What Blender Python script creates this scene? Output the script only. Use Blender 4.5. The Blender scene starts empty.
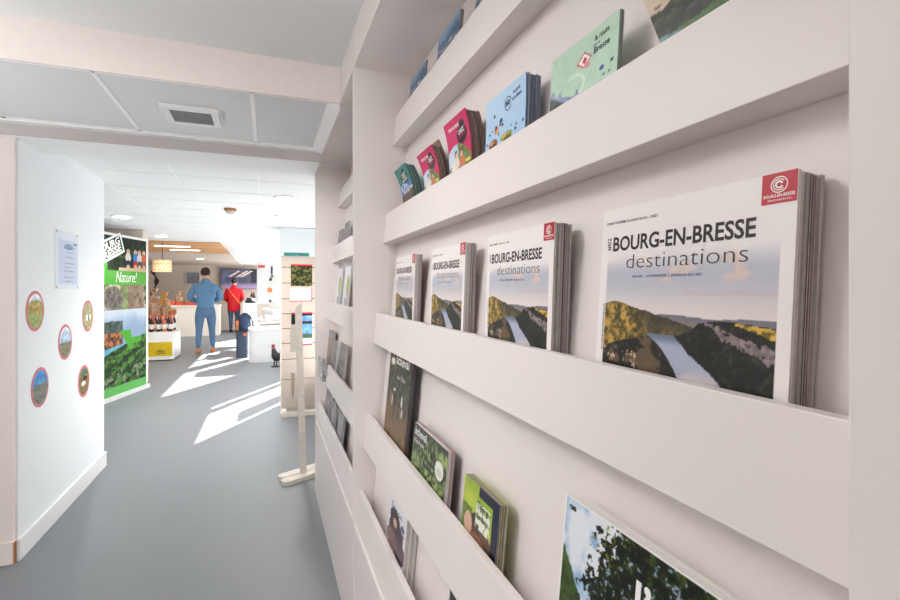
import bpy, bmesh, math, random
import numpy as np
from mathutils import Matrix, Vector
random.seed(7)
PI = math.pi
C = bpy.context.scene.collection
scene = bpy.context.scene
EYE = 1.40

# ---------------------------------------------------------------- materials
def lin(c):
    c = np.asarray(c, dtype=float)
    return np.where(c <= 0.04045, c / 12.92, ((np.clip(c, 0, 4) + 0.055) / 1.055) ** 2.4)
def rgb(r, g, b):
    return tuple(float(x) for x in lin([r / 255, g / 255, b / 255])) + (1.0,)

def mat(name, col, rough=0.5, metal=0.0, var=0.04, scale=14.0, bump=0.0, emit=0.0, trans=0.0, spec=0.5):
    m = bpy.data.materials.new(name); m.use_nodes = True
    nt = m.node_tree; N = nt.nodes; L = nt.links
    b = N['Principled BSDF']
    b.inputs['Roughness'].default_value = rough
    b.inputs['Metallic'].default_value = metal
    b.inputs['Specular IOR Level'].default_value = spec
    geo = N.new('ShaderNodeNewGeometry')
    no = N.new('ShaderNodeTexNoise'); no.inputs['Scale'].default_value = scale
    no.inputs['Detail'].default_value = 4
    L.new(geo.outputs['Position'], no.inputs['Vector'])
    rp = N.new('ShaderNodeValToRGB')
    rp.color_ramp.elements[0].color = tuple(max(0, c * (1 - var)) for c in col[:3]) + (1,)
    rp.color_ramp.elements[1].color = tuple(min(1, c * (1 + var)) for c in col[:3]) + (1,)
    rp.color_ramp.elements[0].position = 0.3; rp.color_ramp.elements[1].position = 0.7
    L.new(no.outputs['Fac'], rp.inputs['Fac'])
    L.new(rp.outputs['Color'], b.inputs['Base Color'])
    if bump:
        bp = N.new('ShaderNodeBump'); bp.inputs['Strength'].default_value = bump
        bp.inputs['Distance'].default_value = 0.002
        L.new(no.outputs['Fac'], bp.inputs['Height']); L.new(bp.outputs['Normal'], b.inputs['Normal'])
    if emit:
        b.inputs['Emission Color'].default_value = col
        b.inputs['Emission Strength'].default_value = emit
    if trans:
        b.inputs['Transmission Weight'].default_value = trans
    return m

def vcol_mat(name, rough=0.35, spec=0.4):
    m = bpy.data.materials.new(name); m.use_nodes = True
    nt = m.node_tree; b = nt.nodes['Principled BSDF']
    a = nt.nodes.new('ShaderNodeAttribute'); a.attribute_name = 'Col'
    nt.links.new(a.outputs['Color'], b.inputs['Base Color'])
    b.inputs['Roughness'].default_value = rough
    b.inputs['Specular IOR Level'].default_value = spec
    return m

M = {}
M['white'] = mat('white_laminate', rgb(232, 225, 222), 0.42, var=0.015, scale=3)
M['wallwarm'] = mat('warm_white_paint', rgb(236, 226, 221), 0.8, var=0.015, scale=30, bump=0.05)
M['wallcool'] = mat('cool_white_paint', rgb(232, 236, 238), 0.7, var=0.012, scale=30, bump=0.05)
M['ceil'] = mat('ceiling_paint', rgb(226, 227, 226), 0.9, var=0.01, scale=5)
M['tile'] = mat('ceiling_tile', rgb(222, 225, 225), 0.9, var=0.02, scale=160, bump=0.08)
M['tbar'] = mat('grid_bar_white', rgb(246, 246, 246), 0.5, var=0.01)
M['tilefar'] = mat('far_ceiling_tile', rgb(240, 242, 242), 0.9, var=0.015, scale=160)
M['beige'] = mat('beige_paint', rgb(206, 192, 178), 0.85, var=0.02, scale=4)
M['lintel'] = mat('lintel_grey', rgb(196, 190, 188), 0.85, var=0.02, scale=4)
M['wood'] = mat('pine_ceiling_board', rgb(214, 158, 104), 0.6, var=0.15, scale=2.5)
M['emit'] = mat('lamp_glow', (1, 0.98, 0.95, 1), 0.5, emit=9)
M['emitwarm'] = mat('lamp_glow_warm', (1, 0.9, 0.75, 1), 0.5, emit=6)
M['dark'] = mat('black_plastic', rgb(30, 30, 34), 0.45)
M['ventdark'] = mat('vent_grille_grey', rgb(150, 150, 152), 0.6)
M['paper'] = mat('white_paper', rgb(240, 236, 233), 0.6, var=0.01)
M['pages'] = mat('page_edges', rgb(188, 181, 179), 0.8, var=0.10, scale=90)
M['pages2'] = mat('page_edges_light', rgb(214, 209, 206), 0.8, var=0.08, scale=90)
M['pagesred'] = mat('page_edges_red', rgb(166, 92, 98), 0.7, var=0.08, scale=90)
M['pagesmauve'] = mat('page_edges_mauve', rgb(164, 130, 134), 0.8, var=0.1, scale=90)
M['pagesdk'] = mat('page_edges_dark', rgb(112, 102, 102), 0.8, var=0.15, scale=90)
M['pagesbrown'] = mat('page_edges_brown', rgb(146, 120, 104), 0.8, var=0.3, scale=160)
M['pagesblue'] = mat('page_edges_blue', rgb(160, 168, 188), 0.8, var=0.15, scale=120)
M['ink'] = mat('black_ink', rgb(24, 20, 20), 0.5)
M['inkgrey'] = mat('grey_ink', rgb(70, 64, 66), 0.5)
M['inkwhite'] = mat('white_ink', rgb(248, 246, 244), 0.5)
M['inkblue'] = mat('navy_ink', rgb(44, 58, 112), 0.5)
M['inkred'] = mat('red_ink', rgb(190, 20, 44), 0.45)
M['teal'] = mat('teal_card', rgb(36, 128, 122), 0.45)
M['magenta'] = mat('magenta_card', rgb(196, 22, 92), 0.45)
M['blue'] = mat('sky_blue_card', rgb(150, 190, 226), 0.45)
M['mint'] = mat('mint_card', rgb(182, 212, 188), 0.45)
M['slat'] = mat('beige_slat_board', rgb(186, 171, 159), 0.6, var=0.03)
M['groove'] = mat('slat_groove', rgb(84, 70, 64), 0.7)
M['post'] = mat('whitewashed_wood', rgb(216, 209, 199), 0.7, var=0.08, scale=24)
M['metal'] = mat('brushed_metal', rgb(176, 176, 178), 0.35, metal=0.9)
M['acrylic'] = mat('clear_acrylic', rgb(236, 240, 242), 0.1, trans=0.85)
M['skin'] = mat('skin', rgb(206, 158, 132), 0.55)
M['jeans'] = mat('blue_denim', rgb(86, 120, 154), 0.85, var=0.2, scale=30)
M['jeansdk'] = mat('dark_denim', rgb(70, 88, 118), 0.85, var=0.15, scale=30)
M['sweater'] = mat('blue_knit', rgb(94, 138, 178), 0.9, var=0.12, scale=26, bump=0.2)
M['redcoat'] = mat('red_coat', rgb(206, 14, 34), 0.7, var=0.1, scale=14)
M['orange'] = mat('orange_strap', rgb(238, 120, 52), 0.6)
M['tan'] = mat('tan_leather', rgb(190, 122, 76), 0.6, var=0.12)
M['hair'] = mat('dark_brown_hair', rgb(44, 30, 26), 0.7, var=0.3, scale=80)
M['navy'] = mat('navy_plastic', rgb(44, 56, 76), 0.5, var=0.1)
M['navybag'] = mat('navy_cloth', rgb(40, 54, 84), 0.9, var=0.2, scale=30)
M['whitegloss'] = mat('white_gloss', rgb(240, 240, 240), 0.3, var=0.01)
M['panelwhite'] = mat('panel_white', rgb(216, 218, 220), 0.5, var=0.02)
M['yellow'] = mat('yellow_card', rgb(212, 182, 20), 0.5, var=0.12, scale=8)
M['rose'] = mat('rose_wine_glass', rgb(214, 120, 92), 0.15, var=0.1)
M['darkglass'] = mat('dark_bottle_glass', rgb(44, 26, 22), 0.12)
M['gold'] = mat('gold_foil', rgb(206, 156, 60), 0.35, var=0.15)
M['cello'] = mat('cellophane', rgb(186, 156, 128), 0.25, var=0.55, scale=22)
M['wicker'] = mat('wicker', rgb(164, 116, 66), 0.8, var=0.35, scale=60, bump=0.4)
M['amber'] = mat('amber_jar', rgb(178, 96, 34), 0.2, var=0.2, scale=30)
M['redpack'] = mat('red_packet', rgb(206, 84, 60), 0.5, var=0.2, scale=30)
M['counter'] = mat('cream_counter', rgb(236, 228, 216), 0.5, var=0.015)
M['banner_edge'] = mat('banner_aluminium', rgb(222, 222, 220), 0.4, metal=0.3)
VC = vcol_mat('printed_gloss')
VCM = vcol_mat('printed_matt', 0.75, 0.2)

def floor_mat():
    m = mat('grey_linoleum', rgb(120, 124, 129), 0.48, var=0.035, scale=60)
    nt = m.node_tree; N = nt.nodes; L = nt.links
    b = N['Principled BSDF']
    geo = N.new('ShaderNodeNewGeometry'); sx = N.new('ShaderNodeSeparateXYZ')
    L.new(geo.outputs['Position'], sx.inputs[0])
    # one welded seam across the sheet floor
    a = N.new('ShaderNodeMath'); a.operation = 'MULTIPLY_ADD'; a.inputs[1].default_value = -0.42; a.inputs[2].default_value = -3.83
    L.new(sx.outputs['X'], a.inputs[0])
    a2 = N.new('ShaderNodeMath'); a2.operation = 'ADD'; L.new(sx.outputs['Y'], a2.inputs[0]); L.new(a.outputs[0], a2.inputs[1])
    w = N.new('ShaderNodeMath'); w.operation = 'ABSOLUTE'
    L.new(a2.outputs[0], w.inputs[0])
    lt = N.new('ShaderNodeMath'); lt.operation = 'LESS_THAN'; lt.inputs[1].default_value = 0.005
    L.new(w.outputs[0], lt.inputs[0])
    mx = N.new('ShaderNodeMix'); mx.data_type = 'RGBA'
    mx.inputs['B'].default_value = rgb(120, 122, 125)
    src = b.inputs['Base Color'].links[0].from_socket
    L.new(src, mx.inputs['A']); L.new(lt.outputs[0], mx.inputs['Factor'])
    L.new(mx.outputs['Result'], b.inputs['Base Color'])
    return m
M['floor'] = floor_mat()

# ---------------------------------------------------------------- mesh building
class MB:
    def __init__(self): self.v = []; self.f = []; self.mi = []
    def add(self, vs, fs, mi=0):
        o = len(self.v); self.v += [tuple(p) for p in vs]
        for f in fs: self.f.append(tuple(i + o for i in f)); self.mi.append(mi)
        return self
    def box(self, x0, x1, y0, y1, z0, z1, mi=0):
        vs = [(x0,y0,z0),(x1,y0,z0),(x1,y1,z0),(x0,y1,z0),(x0,y0,z1),(x1,y0,z1),(x1,y1,z1),(x0,y1,z1)]
        return self.add(vs, [(0,3,2,1),(4,5,6,7),(0,1,5,4),(1,2,6,5),(2,3,7,6),(3,0,4,7)], mi)
    def prism(self, prof, y0, y1, mi=0):
        """profile of (x,z), counter-clockwise seen from -y, extruded along y"""
        n = len(prof)
        vs = [(p[0], y0, p[1]) for p in prof] + [(p[0], y1, p[1]) for p in prof]
        fs = [tuple(range(n)), tuple(range(2*n-1, n-1, -1))]
        fs += [((i+1) % n, i, n+i, n+(i+1) % n) for i in range(n)]
        return self.add(vs, fs, mi)
    def poly_z(self, prof, z0, z1, mi=0):
        n = len(prof)
        vs = [(p[0], p[1], z0) for p in prof] + [(p[0], p[1], z1) for p in prof]
        fs = [tuple(range(n-1, -1, -1)), tuple(range(n, 2*n))]
        fs += [(i, (i+1) % n, n+(i+1) % n, n+i) for i in range(n)]
        return self.add(vs, fs, mi)
    def lathe(self, cx, cy, prof, n=20, mi=0, cap=True):
        vs = []; fs = []
        for r, z in prof:
            for k in range(n):
                a = 2*PI*k/n; vs.append((cx+r*math.cos(a), cy+r*math.sin(a), z))
        for i in range(len(prof)-1):
            for k in range(n):
                k2 = (k+1) % n
                fs.append((i*n+k, i*n+k2, (i+1)*n+k2, (i+1)*n+k))
        if cap: fs.append(tuple(range(n-1, -1, -1))); fs.append(tuple(range((len(prof)-1)*n, len(prof)*n)))
        return self.add(vs, fs, mi)
    def tube(self, pts, r, n=10, mi=0):
        pts = [Vector(p) for p in pts]; rs = r if isinstance(r, (list, tuple)) else [r]*len(pts)
        vs = []; fs = []
        for i, p in enumerate(pts):
            d = (pts[min(i+1, len(pts)-1)] - pts[max(i-1, 0)]).normalized()
            u = d.cross(Vector((0.3, 0.2, 1)) if abs(d.z) < 0.9 else Vector((1, 0, 0))).normalized(); w = d.cross(u)
            for k in range(n):
                a = 2*PI*k/n; vs.append(p + (u*math.cos(a) + w*math.sin(a))*rs[i])
        for i in range(len(pts)-1):
            for k in range(n):
                k2 = (k+1) % n; fs.append((i*n+k, i*n+k2, (i+1)*n+k2, (i+1)*n+k))
        fs.append(tuple(range(n-1, -1, -1))); fs.append(tuple(range((len(pts)-1)*n, len(pts)*n)))
        return self.add(vs, fs, mi)
    def ball(self, c, r, n=14, mi=0):
        rx, ry, rz = r if isinstance(r, (tuple, list)) else (r, r, r)
        vs = []; fs = []; m = n // 2
        for i in range(m+1):
            t = PI*i/m
            for k in range(n):
                a = 2*PI*k/n
                vs.append((c[0]+rx*math.sin(t)*math.cos(a), c[1]+ry*math.sin(t)*math.sin(a), c[2]+rz*math.cos(t)))
        for i in range(m):
            for k in range(n):
                k2 = (k+1) % n; fs.append((i*n+k, (i+1)*n+k, (i+1)*n+k2, i*n+k2))
        return self.add(vs, fs, mi)

def link(o, parent=None):
    C.objects.link(o)
    if parent is not None:
        o.parent = parent
        if parent.parent is None and parent.type == 'EMPTY':
            o.matrix_parent_inverse = parent.matrix_basis.inverted()
    return o

def obj(name, mb, mats, parent=None, smooth=False, bevel=0.0):
    me = bpy.data.meshes.new(name); me.from_pydata(mb.v, [], mb.f)
    if not isinstance(mats, (list, tuple)): mats = [mats]
    for m in mats: me.materials.append(m)
    if len(mats) > 1: me.polygons.foreach_set('material_index', mb.mi)
    bm = bmesh.new(); bm.from_mesh(me)
    bmesh.ops.remove_doubles(bm, verts=bm.verts, dist=1e-6)
    bmesh.ops.recalc_face_normals(bm, faces=bm.faces)
    if bevel:
        bmesh.ops.bevel(bm, geom=list(bm.edges), offset=bevel, segments=2, affect='EDGES', profile=0.5)
    bm.to_mesh(me); bm.free()
    if smooth:
        me.polygons.foreach_set('use_smooth', [True]*len(me.polygons))
    return link(bpy.data.objects.new(name, me), parent)

def tag(o, label=None, cat=None, group=None, kind=None):
    if label: o['label'] = label
    if cat: o['category'] = cat
    if group: o['group'] = group
    if kind: o['kind'] = kind
    return o
def thing(name, loc, label, cat, group=None, rotz=0.0):
    o = bpy.data.objects.new(name, None); o.location = loc; o.rotation_euler = (0, 0, rotz)
    o.empty_display_size = 0.05
    C.objects.link(o); return tag(o, label, cat, group)
def struct(name, mb, m, bevel=0.0):
    return tag(obj(name, mb, m, bevel=bevel), kind='structure')
def dup(root, label=None, group=None):
    r = root.copy(); C.objects.link(r)
    for ch in list(root.children):
        c = ch.copy(); C.objects.link(c); c.parent = r; c.matrix_parent_inverse = ch.matrix_parent_inverse.copy()
        for g in ch.children:
            d = g.copy(); C.objects.link(d); d.parent = c; d.matrix_parent_inverse = g.matrix_parent_inverse.copy()
    if label: r['label'] = label
    if group: r['group'] = group
    return r

# ---------------------------------------------------------------- painted prints
_rng = np.random.RandomState(5)
_lat = _rng.rand(256, 256)
def vnoise(x, y):
    xi = np.floor(x).astype(int); yi = np.floor(y).astype(int)
    fx = x - xi; fy = y - yi; fx = fx*fx*(3-2*fx); fy = fy*fy*(3-2*fy)
    a = _lat[xi % 256, yi % 256]; b = _lat[(xi+1) % 256, yi % 256]
    c = _lat[xi % 256, (yi+1) % 256]; d = _lat[(xi+1) % 256, (yi+1) % 256]
    return (a*(1-fx)+b*fx)*(1-fy) + (c*(1-fx)+d*fx)*fy
def fbm(x, y, o=4):
    s = 0; a = 0.5
    for k in range(o):
        s = s + a*vnoise(x*2**k+17.3*k, y*2**k+5.1*k); a *= 0.5
    return s/(1-0.5**o)
def col(c): return np.array(c, dtype=float)/255
def mixc(A, B, t):
    t = np.clip(t, 0, 1)[:, None]; return A*(1-t)+B*t
def sst(a, b, x):
    t = np.clip((x-a)/(b-a), 0, 1); return t*t*(3-2*t)
def fill(A, c, mask):
    A[mask] = col(c) if not isinstance(c, np.ndarray) else (c[mask] if c.ndim == 2 else c); return A

def printed(name, W, H, nx, ny, fn, m, parent, z=0.0005, bend=None, shape=None):
    gx, gy = np.meshgrid(np.linspace(0, 1, nx+1), np.linspace(0, 1, ny+1))
    gx = gx.ravel(); gy = gy.ravel()
    co = np.stack([gx*W, gy*H, np.full_like(gx, z)], 1)
    if bend is not None: co[:, 2] += bend(co[:, 1])
    if shape is not None: co = shape(co)
    i = np.arange(nx*ny); r = i // nx; c = i % nx; a = r*(nx+1)+c
    fs = np.stack([a, a+1, a+nx+2, a+nx+1], 1)
    me = bpy.data.meshes.new(name)
    me.vertices.add(len(co)); me.vertices.foreach_set('co', co.ravel())
    me.loops.add(fs.size); me.loops.foreach_set('vertex_index', fs.ravel())
    me.polygons.add(len(fs)); me.polygons.foreach_set('loop_start', np.arange(0, fs.size, 4))
    me.update(calc_edges=True); me.validate()
    colr = np.clip(fn(gx, gy), 0, 1)
    at = me.color_attributes.new('Col', 'FLOAT_COLOR', 'POINT')
    at.data.foreach_set('color', np.concatenate([lin(colr), np.ones((len(colr), 1))], 1).ravel())
    me.materials.append(m)
    return link(bpy.data.objects.new(name, me), parent)

def text(name, body, size, m, parent, loc, rot=0.0, width=None, bold=0.0, shear=0.0, bend=None, align='LEFT'):
    cu = bpy.data.curves.new(name, 'FONT'); cu.body = body; cu.size = size
    cu.offset = bold*size; cu.shear = shear; cu.resolution_u = 3; cu.align_x = align; cu.fill_mode = 'FRONT'
    t = bpy.data.objects.new(name+'_curve', cu); C.objects.link(t)
    bpy.context.view_layer.update()
    me = bpy.data.meshes.new_from_object(t.evaluated_get(bpy.context.evaluated_depsgraph_get()))
    bpy.data.objects.remove(t); bpy.data.curves.remove(cu)
    co = np.empty(len(me.vertices)*3); me.vertices.foreach_get('co', co); co = co.reshape(-1, 3)
    if width and len(co):
        w = co[:, 0].max()-co[:, 0].min(); co[:, 0] *= width/w
    ca, sa = math.cos(rot), math.sin(rot)
    x = co[:, 0]*ca-co[:, 1]*sa+loc[0]; y = co[:, 0]*sa+co[:, 1]*ca+loc[1]
    co = np.stack([x, y, np.full_like(x, loc[2])], 1)
    if bend is not None: co[:, 2] += bend(co[:, 1])
    me.vertices.foreach_set('co', co.ravel()); me.update()
    me.name = name; me.materials.clear(); me.materials.append(m)
    return link(bpy.data.objects.new(name, me), parent)

# ================================================================= SETTING
XF = 0.311                       # front plane of the display cabinets
XL = -1.195                       # face of the left wall
ZC, ZT = 2.39, 2.23              # near ceiling, tiled ceiling
XR = 1.00                        # glazed right side of the far hall

struct('floor', MB().box(-7.0, 1.7, -2.6, 19.2, -0.05, 0.0), M['floor'])
struct('ceiling', MB().box(-3.0, 0.8, -2.6, 2.2, ZC, ZC+0.06), M['ceil'])
struct('trim_1', MB().box(-3.0, XF-0.001, 2.2, 2.213, ZT, ZC+0.06), M['wallwarm'])        # bulkhead above the passage

def grid_ceiling(name, x0, x1, y0, y1, ys, pitch, m, z):
    mb = MB().box(x0, x1, y0, y1, z+0.006, z+0.05, 0)
    x = -0.06 - pitch*math.floor((-0.06-x0)/pitch)
    while x < x1:
        mb.box(x-0.009, x+0.009, y0, y1, z+0.003, z+0.01, 1); x += pitch
    for y in ys: mb.box(x0, x1, y-0.009, y+0.009, z+0.003, z+0.01, 1)
    return tag(obj(name, mb, [m, M['tbar']]), kind='structure')
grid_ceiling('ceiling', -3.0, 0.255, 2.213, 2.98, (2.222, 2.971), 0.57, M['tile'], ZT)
struct('trim_2', MB().prism([(0.255, ZT-0.001), (XF-0.004, ZT-0.028), (XF-0.004, ZT+0.03), (0.255, ZT+0.03)], 2.213, 2.98), M['tbar'])  # edge strip slanted and given a whiter colour so it reads as lit
struct('trim_3', MB().box(-3.0, XF-0.004, 2.98, 3.03, ZT-0.007, ZT+0.05), M['tbar'])
struct('trim_4', MB().box(-3.0, XF-0.006, 3.03, 3.05, 2.170, ZT+0.05), M['lintel'])
struct('trim_8', MB().box(-3.0, XF-0.006, 3.05, 3.40, 2.168, ZT+0.05), M['tilefar'])
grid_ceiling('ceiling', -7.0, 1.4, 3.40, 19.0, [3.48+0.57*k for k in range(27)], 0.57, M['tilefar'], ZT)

# walls
struct('wall_left', MB().box(-3.0, XL, 3.10, 4.50, 0.0, ZT+0.05), M['wallcool'])
struct('wall_front', MB().box(-3.0, XL-0.006, 3.08, 3.10, 0.0, 2.19), M['wallwarm'])
struct('wall_side', MB().box(-3.06, -3.0, -2.6, 4.53, 0.0, ZC+0.06), M['wallwarm'])
struct('wall_right', MB().box(0.66, 0.74, -2.6, 3.5, 0.0, ZC+0.06), M['wallwarm'])
struct('wall_passage', MB().box(0.48, XR, 3.46, 3.54, 0.0, ZT+0.05), M['wallwarm'])
struct('wall_back', MB().box(-7.0, XR, 19.0, 19.1, 0.0, ZT+0.1), M['beige'])
struct('wall_hall_left', MB().box(-7.1, -7.0, 4.53, 19.1, 0.0, ZT+0.1), M['wallcool'])
struct('wall_hall_near', MB().box(-7.0, -3.0, 4.45, 4.53, 0.0, ZT+0.05), M['wallcool'])
struct('wall_column', MB().box(-3.4, -1.66, 8.0, 8.35, 0.0, ZT), M['beige'])
struct('baseboard_left', MB().box(XL, XL+0.014, 3.086, 4.515, 0.0, 0.115), M['whitegloss'], bevel=0.003)
struct('baseboard_front', MB().box(-3.0, XL-0.006, 3.066, 3.08, 0.0, 0.115), M['wallwarm'], bevel=0.003)
struct('baseboard_corner', MB().box(XL-0.006, XL, 3.07, 3.084, 0.0, 0.11), M['tan'])
struct('trim_5', MB().box(0.165, XR, 7.0, 7.3, 1.80, ZT), M['wallcool'])                   # lowered beam in the hall
struct('trim_6', MB().box(-6.9, -0.82, 12.3, 18.9, ZT-0.03, ZT-0.004), M['beige'])          # beige ceiling strip
struct('trim_7', MB().box(-6.9, -0.80, 9.75, 12.3, ZT-0.03, ZT-0.004), M['wood'])           # pine boarded ceiling field

# glazed side of the hall: piers, sills and heads around openings, plus slim frames
mb = MB()
H1, H2 = 1.41, 2.20
ops = [(7.58, 8.82, 0.40, H1), (8.90, 9.16, 0.40, H1), (10.95, 14.3, 0.1, H2), (14.34, 17.6, 0.1, H2)]
y = 3.54
for (a, b, z0, z1) in ops:
    mb.box(XR, XR+0.08, y, a, 0, ZT+.05); mb.box(XR, XR+0.08, a, b, 0, z0); mb.box(XR, XR+0.08, a, b, z1, ZT+.05); y = b
mb.box(XR, XR+0.08, y, 19.0, 0, ZT+.05)
struct('wall_glazed', mb, M['wallcool'])
for k, (a, b, z0, z1) in enumerate(ops):
    f = MB(); t = 0.03
    f.box(XR, XR+0.03, a, a+t, z0, z1); f.box(XR, XR+0.03, b-t, b, z0, z1)
    if b-a > 2: f.box(XR, XR+0.02, (a+b)/2-0.015, (a+b)/2+0.015, z0, z1)
    f.box(XR, XR+0.03, a, b, z0, z0+t); f.box(XR, XR+0.03, a, b, z1-t, z1)
    if 0.5 < b-a < 2 and z0 > 0.3:
        f.box(XR+0.03, XR+0.05, 7.78, 8.20, 0.74, 1.12)      # unseen opaque panel, added to shade a notch into the sun patch
    struct('window_%d' % (k+1), f, M['whitegloss'])

# ---------------------------------------------------------------- ceiling fittings
vent = thing('ceiling_vent', (-0.345, 2.59, ZT), 'square white ceiling vent with a grey grille in the tiled ceiling strip', 'vent')
f = MB()
for (a, b, c, d) in ((-0.12, 0.12, -0.12, -0.088), (-0.12, 0.12, 0.088, 0.12), (-0.12, -0.088, -0.088, 0.088), (0.088, 0.12, -0.088, 0.088)):
    f.box(-0.335+a, -0.335+b, 2.61+c, 2.61+d, ZT-0.012, ZT+0.006)
obj('frame', f, M['whitegloss'], vent, bevel=0.002)
f = MB().box(-0.425, -0.245, 2.52, 2.70, ZT-0.002, ZT+0.006)
for k in range(8): f.box(-0.425, -0.245, 2.527+k*0.023, 2.533+k*0.023, ZT-0.010, ZT-0.002)
obj('grille', f, M['ventdark'], vent)

dl_pos = [(0.165, 4.69, 'nearest recessed ceiling downlight right of the smoke detector'),
          (0.175, 5.96, 'second recessed ceiling downlight on the right, behind the nearest one'),
          (-1.58, 6.6, 'recessed ceiling downlight above the left end of the green banner'),
          (-1.57, 8.8, 'recessed ceiling downlight beyond the banner, before the pine ceiling'),
          (-0.24, 7.35, 'recessed ceiling downlight behind the smoke detector, centre of the hall'),
          (-0.10, 9.2, 'recessed ceiling downlight far along the hall above the rounded white counter'),
          (-1.70, 14.6, 'recessed ceiling downlight in the beige ceiling above the man')]
dl0 = None
for (x, y, lab) in dl_pos:
    if dl0 is None:
        zz = ZT
        dl0 = thing('ceiling_downlight', (x, y, zz), lab, 'ceiling light', 'recessed hall downlights')
        obj('rim', MB().lathe(x, y, [(0.085, zz+0.004), (0.105, zz+0.004), (0.105, zz-0.008), (0.085, zz-0.008), (0.085, zz+0.004)], 24, cap=False), M['whitegloss'], dl0)
        obj('diffuser', MB().lathe(x, y, [(0.084, zz+0.002), (0.084, zz-0.011)], 24), M['emit'], dl0)
        d = dl0
    else:
        d = dup(dl0, lab); d.location = (x, y, ZT if y < 12 else ZT-0.034)
det = thing('smoke_detector', (-0.36, 5.55, ZT), 'small beige smoke detector on the white hall ceiling', 'smoke detector')
obj('base', MB().lathe(-0.36, 5.55, [(0.06, ZT+0.004), (0.06, ZT-0.018)], 20), M['wicker'], det)
obj('sensor', MB().lathe(-0.36, 5.55, [(0.045, ZT-0.018), (0.045, ZT-0.035), (0.03, ZT-0.05)], 20), M['beige'], det)
for (x0, x1, y, lab) in ((-1.95, -1.38, 10.35, 'slim strip light in the pine ceiling, nearer of two'), (-1.85, -1.32, 11.3, 'slim strip light in the pine ceiling, farther of two')):
    s = thing('strip_light', ((x0+x1)/2, y, ZT-0.03), lab, 'ceiling light', 'strip lights in the pine ceiling')
    obj('housing', MB().box(x0-0.02, x1+0.02, y-0.07, y+0.07, ZT-0.045, ZT-0.03), M['whitegloss'], s)
    obj('diffuser', MB().box(x0, x1, y-0.055, y+0.055, ZT-0.05, ZT-0.045), M['emitwarm'], s)

# ================================================================= DISPLAY CABINETS
def lipx(z): return 0.4065 + 0.0987*(z-EYE)          # leaning front plane of the pockets (z absolute)
LIPS = [(0.677, 0.12), (0.290, 0.116), (-0.097, 0.117), (-0.485, 0.125), (-0.775, 0.127)]
Y0, Y1, Y2, Y3 = 0.177, 1.85, 1.872, 3.425
DB = 0.058                                           # pocket depth
def cabinet(name, ya, yb, label):
    r = thing(name, (0.48, (ya+yb)/2, 0), label, 'display cabinet', 'built-in brochure cabinets')
    zb, zt = 0.48, 2.26
    for k, (zr, h) in enumerate(LIPS):
        z1 = EYE+zr; z0 = z1-h
        pr = [(lipx(z0), z0), (lipx(z0)+DB, z0), (lipx(z0)+DB, z0+0.016), (lipx(z0)+0.018, z0+0.016), (lipx(z1)+0.016, z1), (lipx(z1), z1)]
        obj('brochure_pocket', MB().prism(pr, ya+0.0005, yb-0.0005), M['white'], r, bevel=0.0012)
    bp = [(lipx(zb)+DB, zb), (lipx(zb)+DB+0.018, zb), (lipx(zt)+DB+0.018, zt), (lipx(zt)+DB, zt)]
    obj('back_panel', MB().prism(bp, ya, yb), M['white'], r)
    obj('base_panel', MB().box(XF, XF+0.018, ya, yb, 0.0, 0.497), M['white'], r, bevel=0.001)
    obj('base_top', MB().box(XF+0.018, lipx(0.497)+DB, ya, yb, 0.470, 0.492), M['white'], r)
    obj('top_fascia', MB().box(XF, XF+0.02, ya, yb, EYE+0.845, ZC), M['white'], r)
    obj('top_panel', MB().box(XF+0.02, 0.60, ya, yb, EYE+0.845, EYE+0.863), M['white'], r)
    return r
cab1 = cabinet('brochure_cabinet', Y0, Y1, 'tall white built-in brochure cabinet nearest the camera, with five slanted pockets')
cab2 = cabinet('brochure_cabinet', Y2, Y3-0.018, 'tall white built-in brochure cabinet behind the near one, seen edge-on beside the passage')
obj('side_panel', MB().box(XF-0.002, 0.655, Y1, Y2, 0.0, ZC), M['white'], cab1, bevel=0.001)
obj('stile', MB().box(XF-0.001, 0.655, -0.75, Y0, 0.0, ZC), M['white'], cab1, bevel=0.002)
obj('side_panel', MB().box(XF-0.002, 0.655, Y3-0.018, Y3+0.004, 0.0, ZC), M['white'], cab2, bevel=0.001)
# small screw-hole mark on the partition
# ================================================================= BROCHURES
def frame_at(x, y, z, tilt):
    """local x to the viewer's right along the shelf, local y up, local z towards the room"""
    t = math.radians(tilt)
    return Matrix(((0, math.sin(t), -math.cos(t), x), (-1, 0, 0, y), (0, math.cos(t), math.sin(t), z), (0, 0, 0, 1)))

def slab(W, H, z0, z1, bend=None, ny=1, inset=0.0):
    """a thin bent board as MB; every face of material 0"""
    mb = MB(); x0, x1 = inset, W-inset
    vs = []
    for i in range(ny+1):
        yy = inset + (H-2*inset)*i/ny; b = float(bend(np.array([yy]))[0]) if bend else 0.0
        vs += [(x0, yy, z0+b), (x1, yy, z0+b), (x1, yy, z1+b), (x0, yy, z1+b)]
    fs = [(0, 1, 2, 3)]
    for i in range(ny):
        a = 4*i
        fs += [(a, a+4, a+5, a+1), (a+1, a+5, a+6, a+2), (a+2, a+6, a+7, a+3), (a+3, a+7, a+4, a)]
    e = 4*ny; fs.append((e+3, e+2, e+1, e))
    return mb.add(vs, fs)

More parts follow.
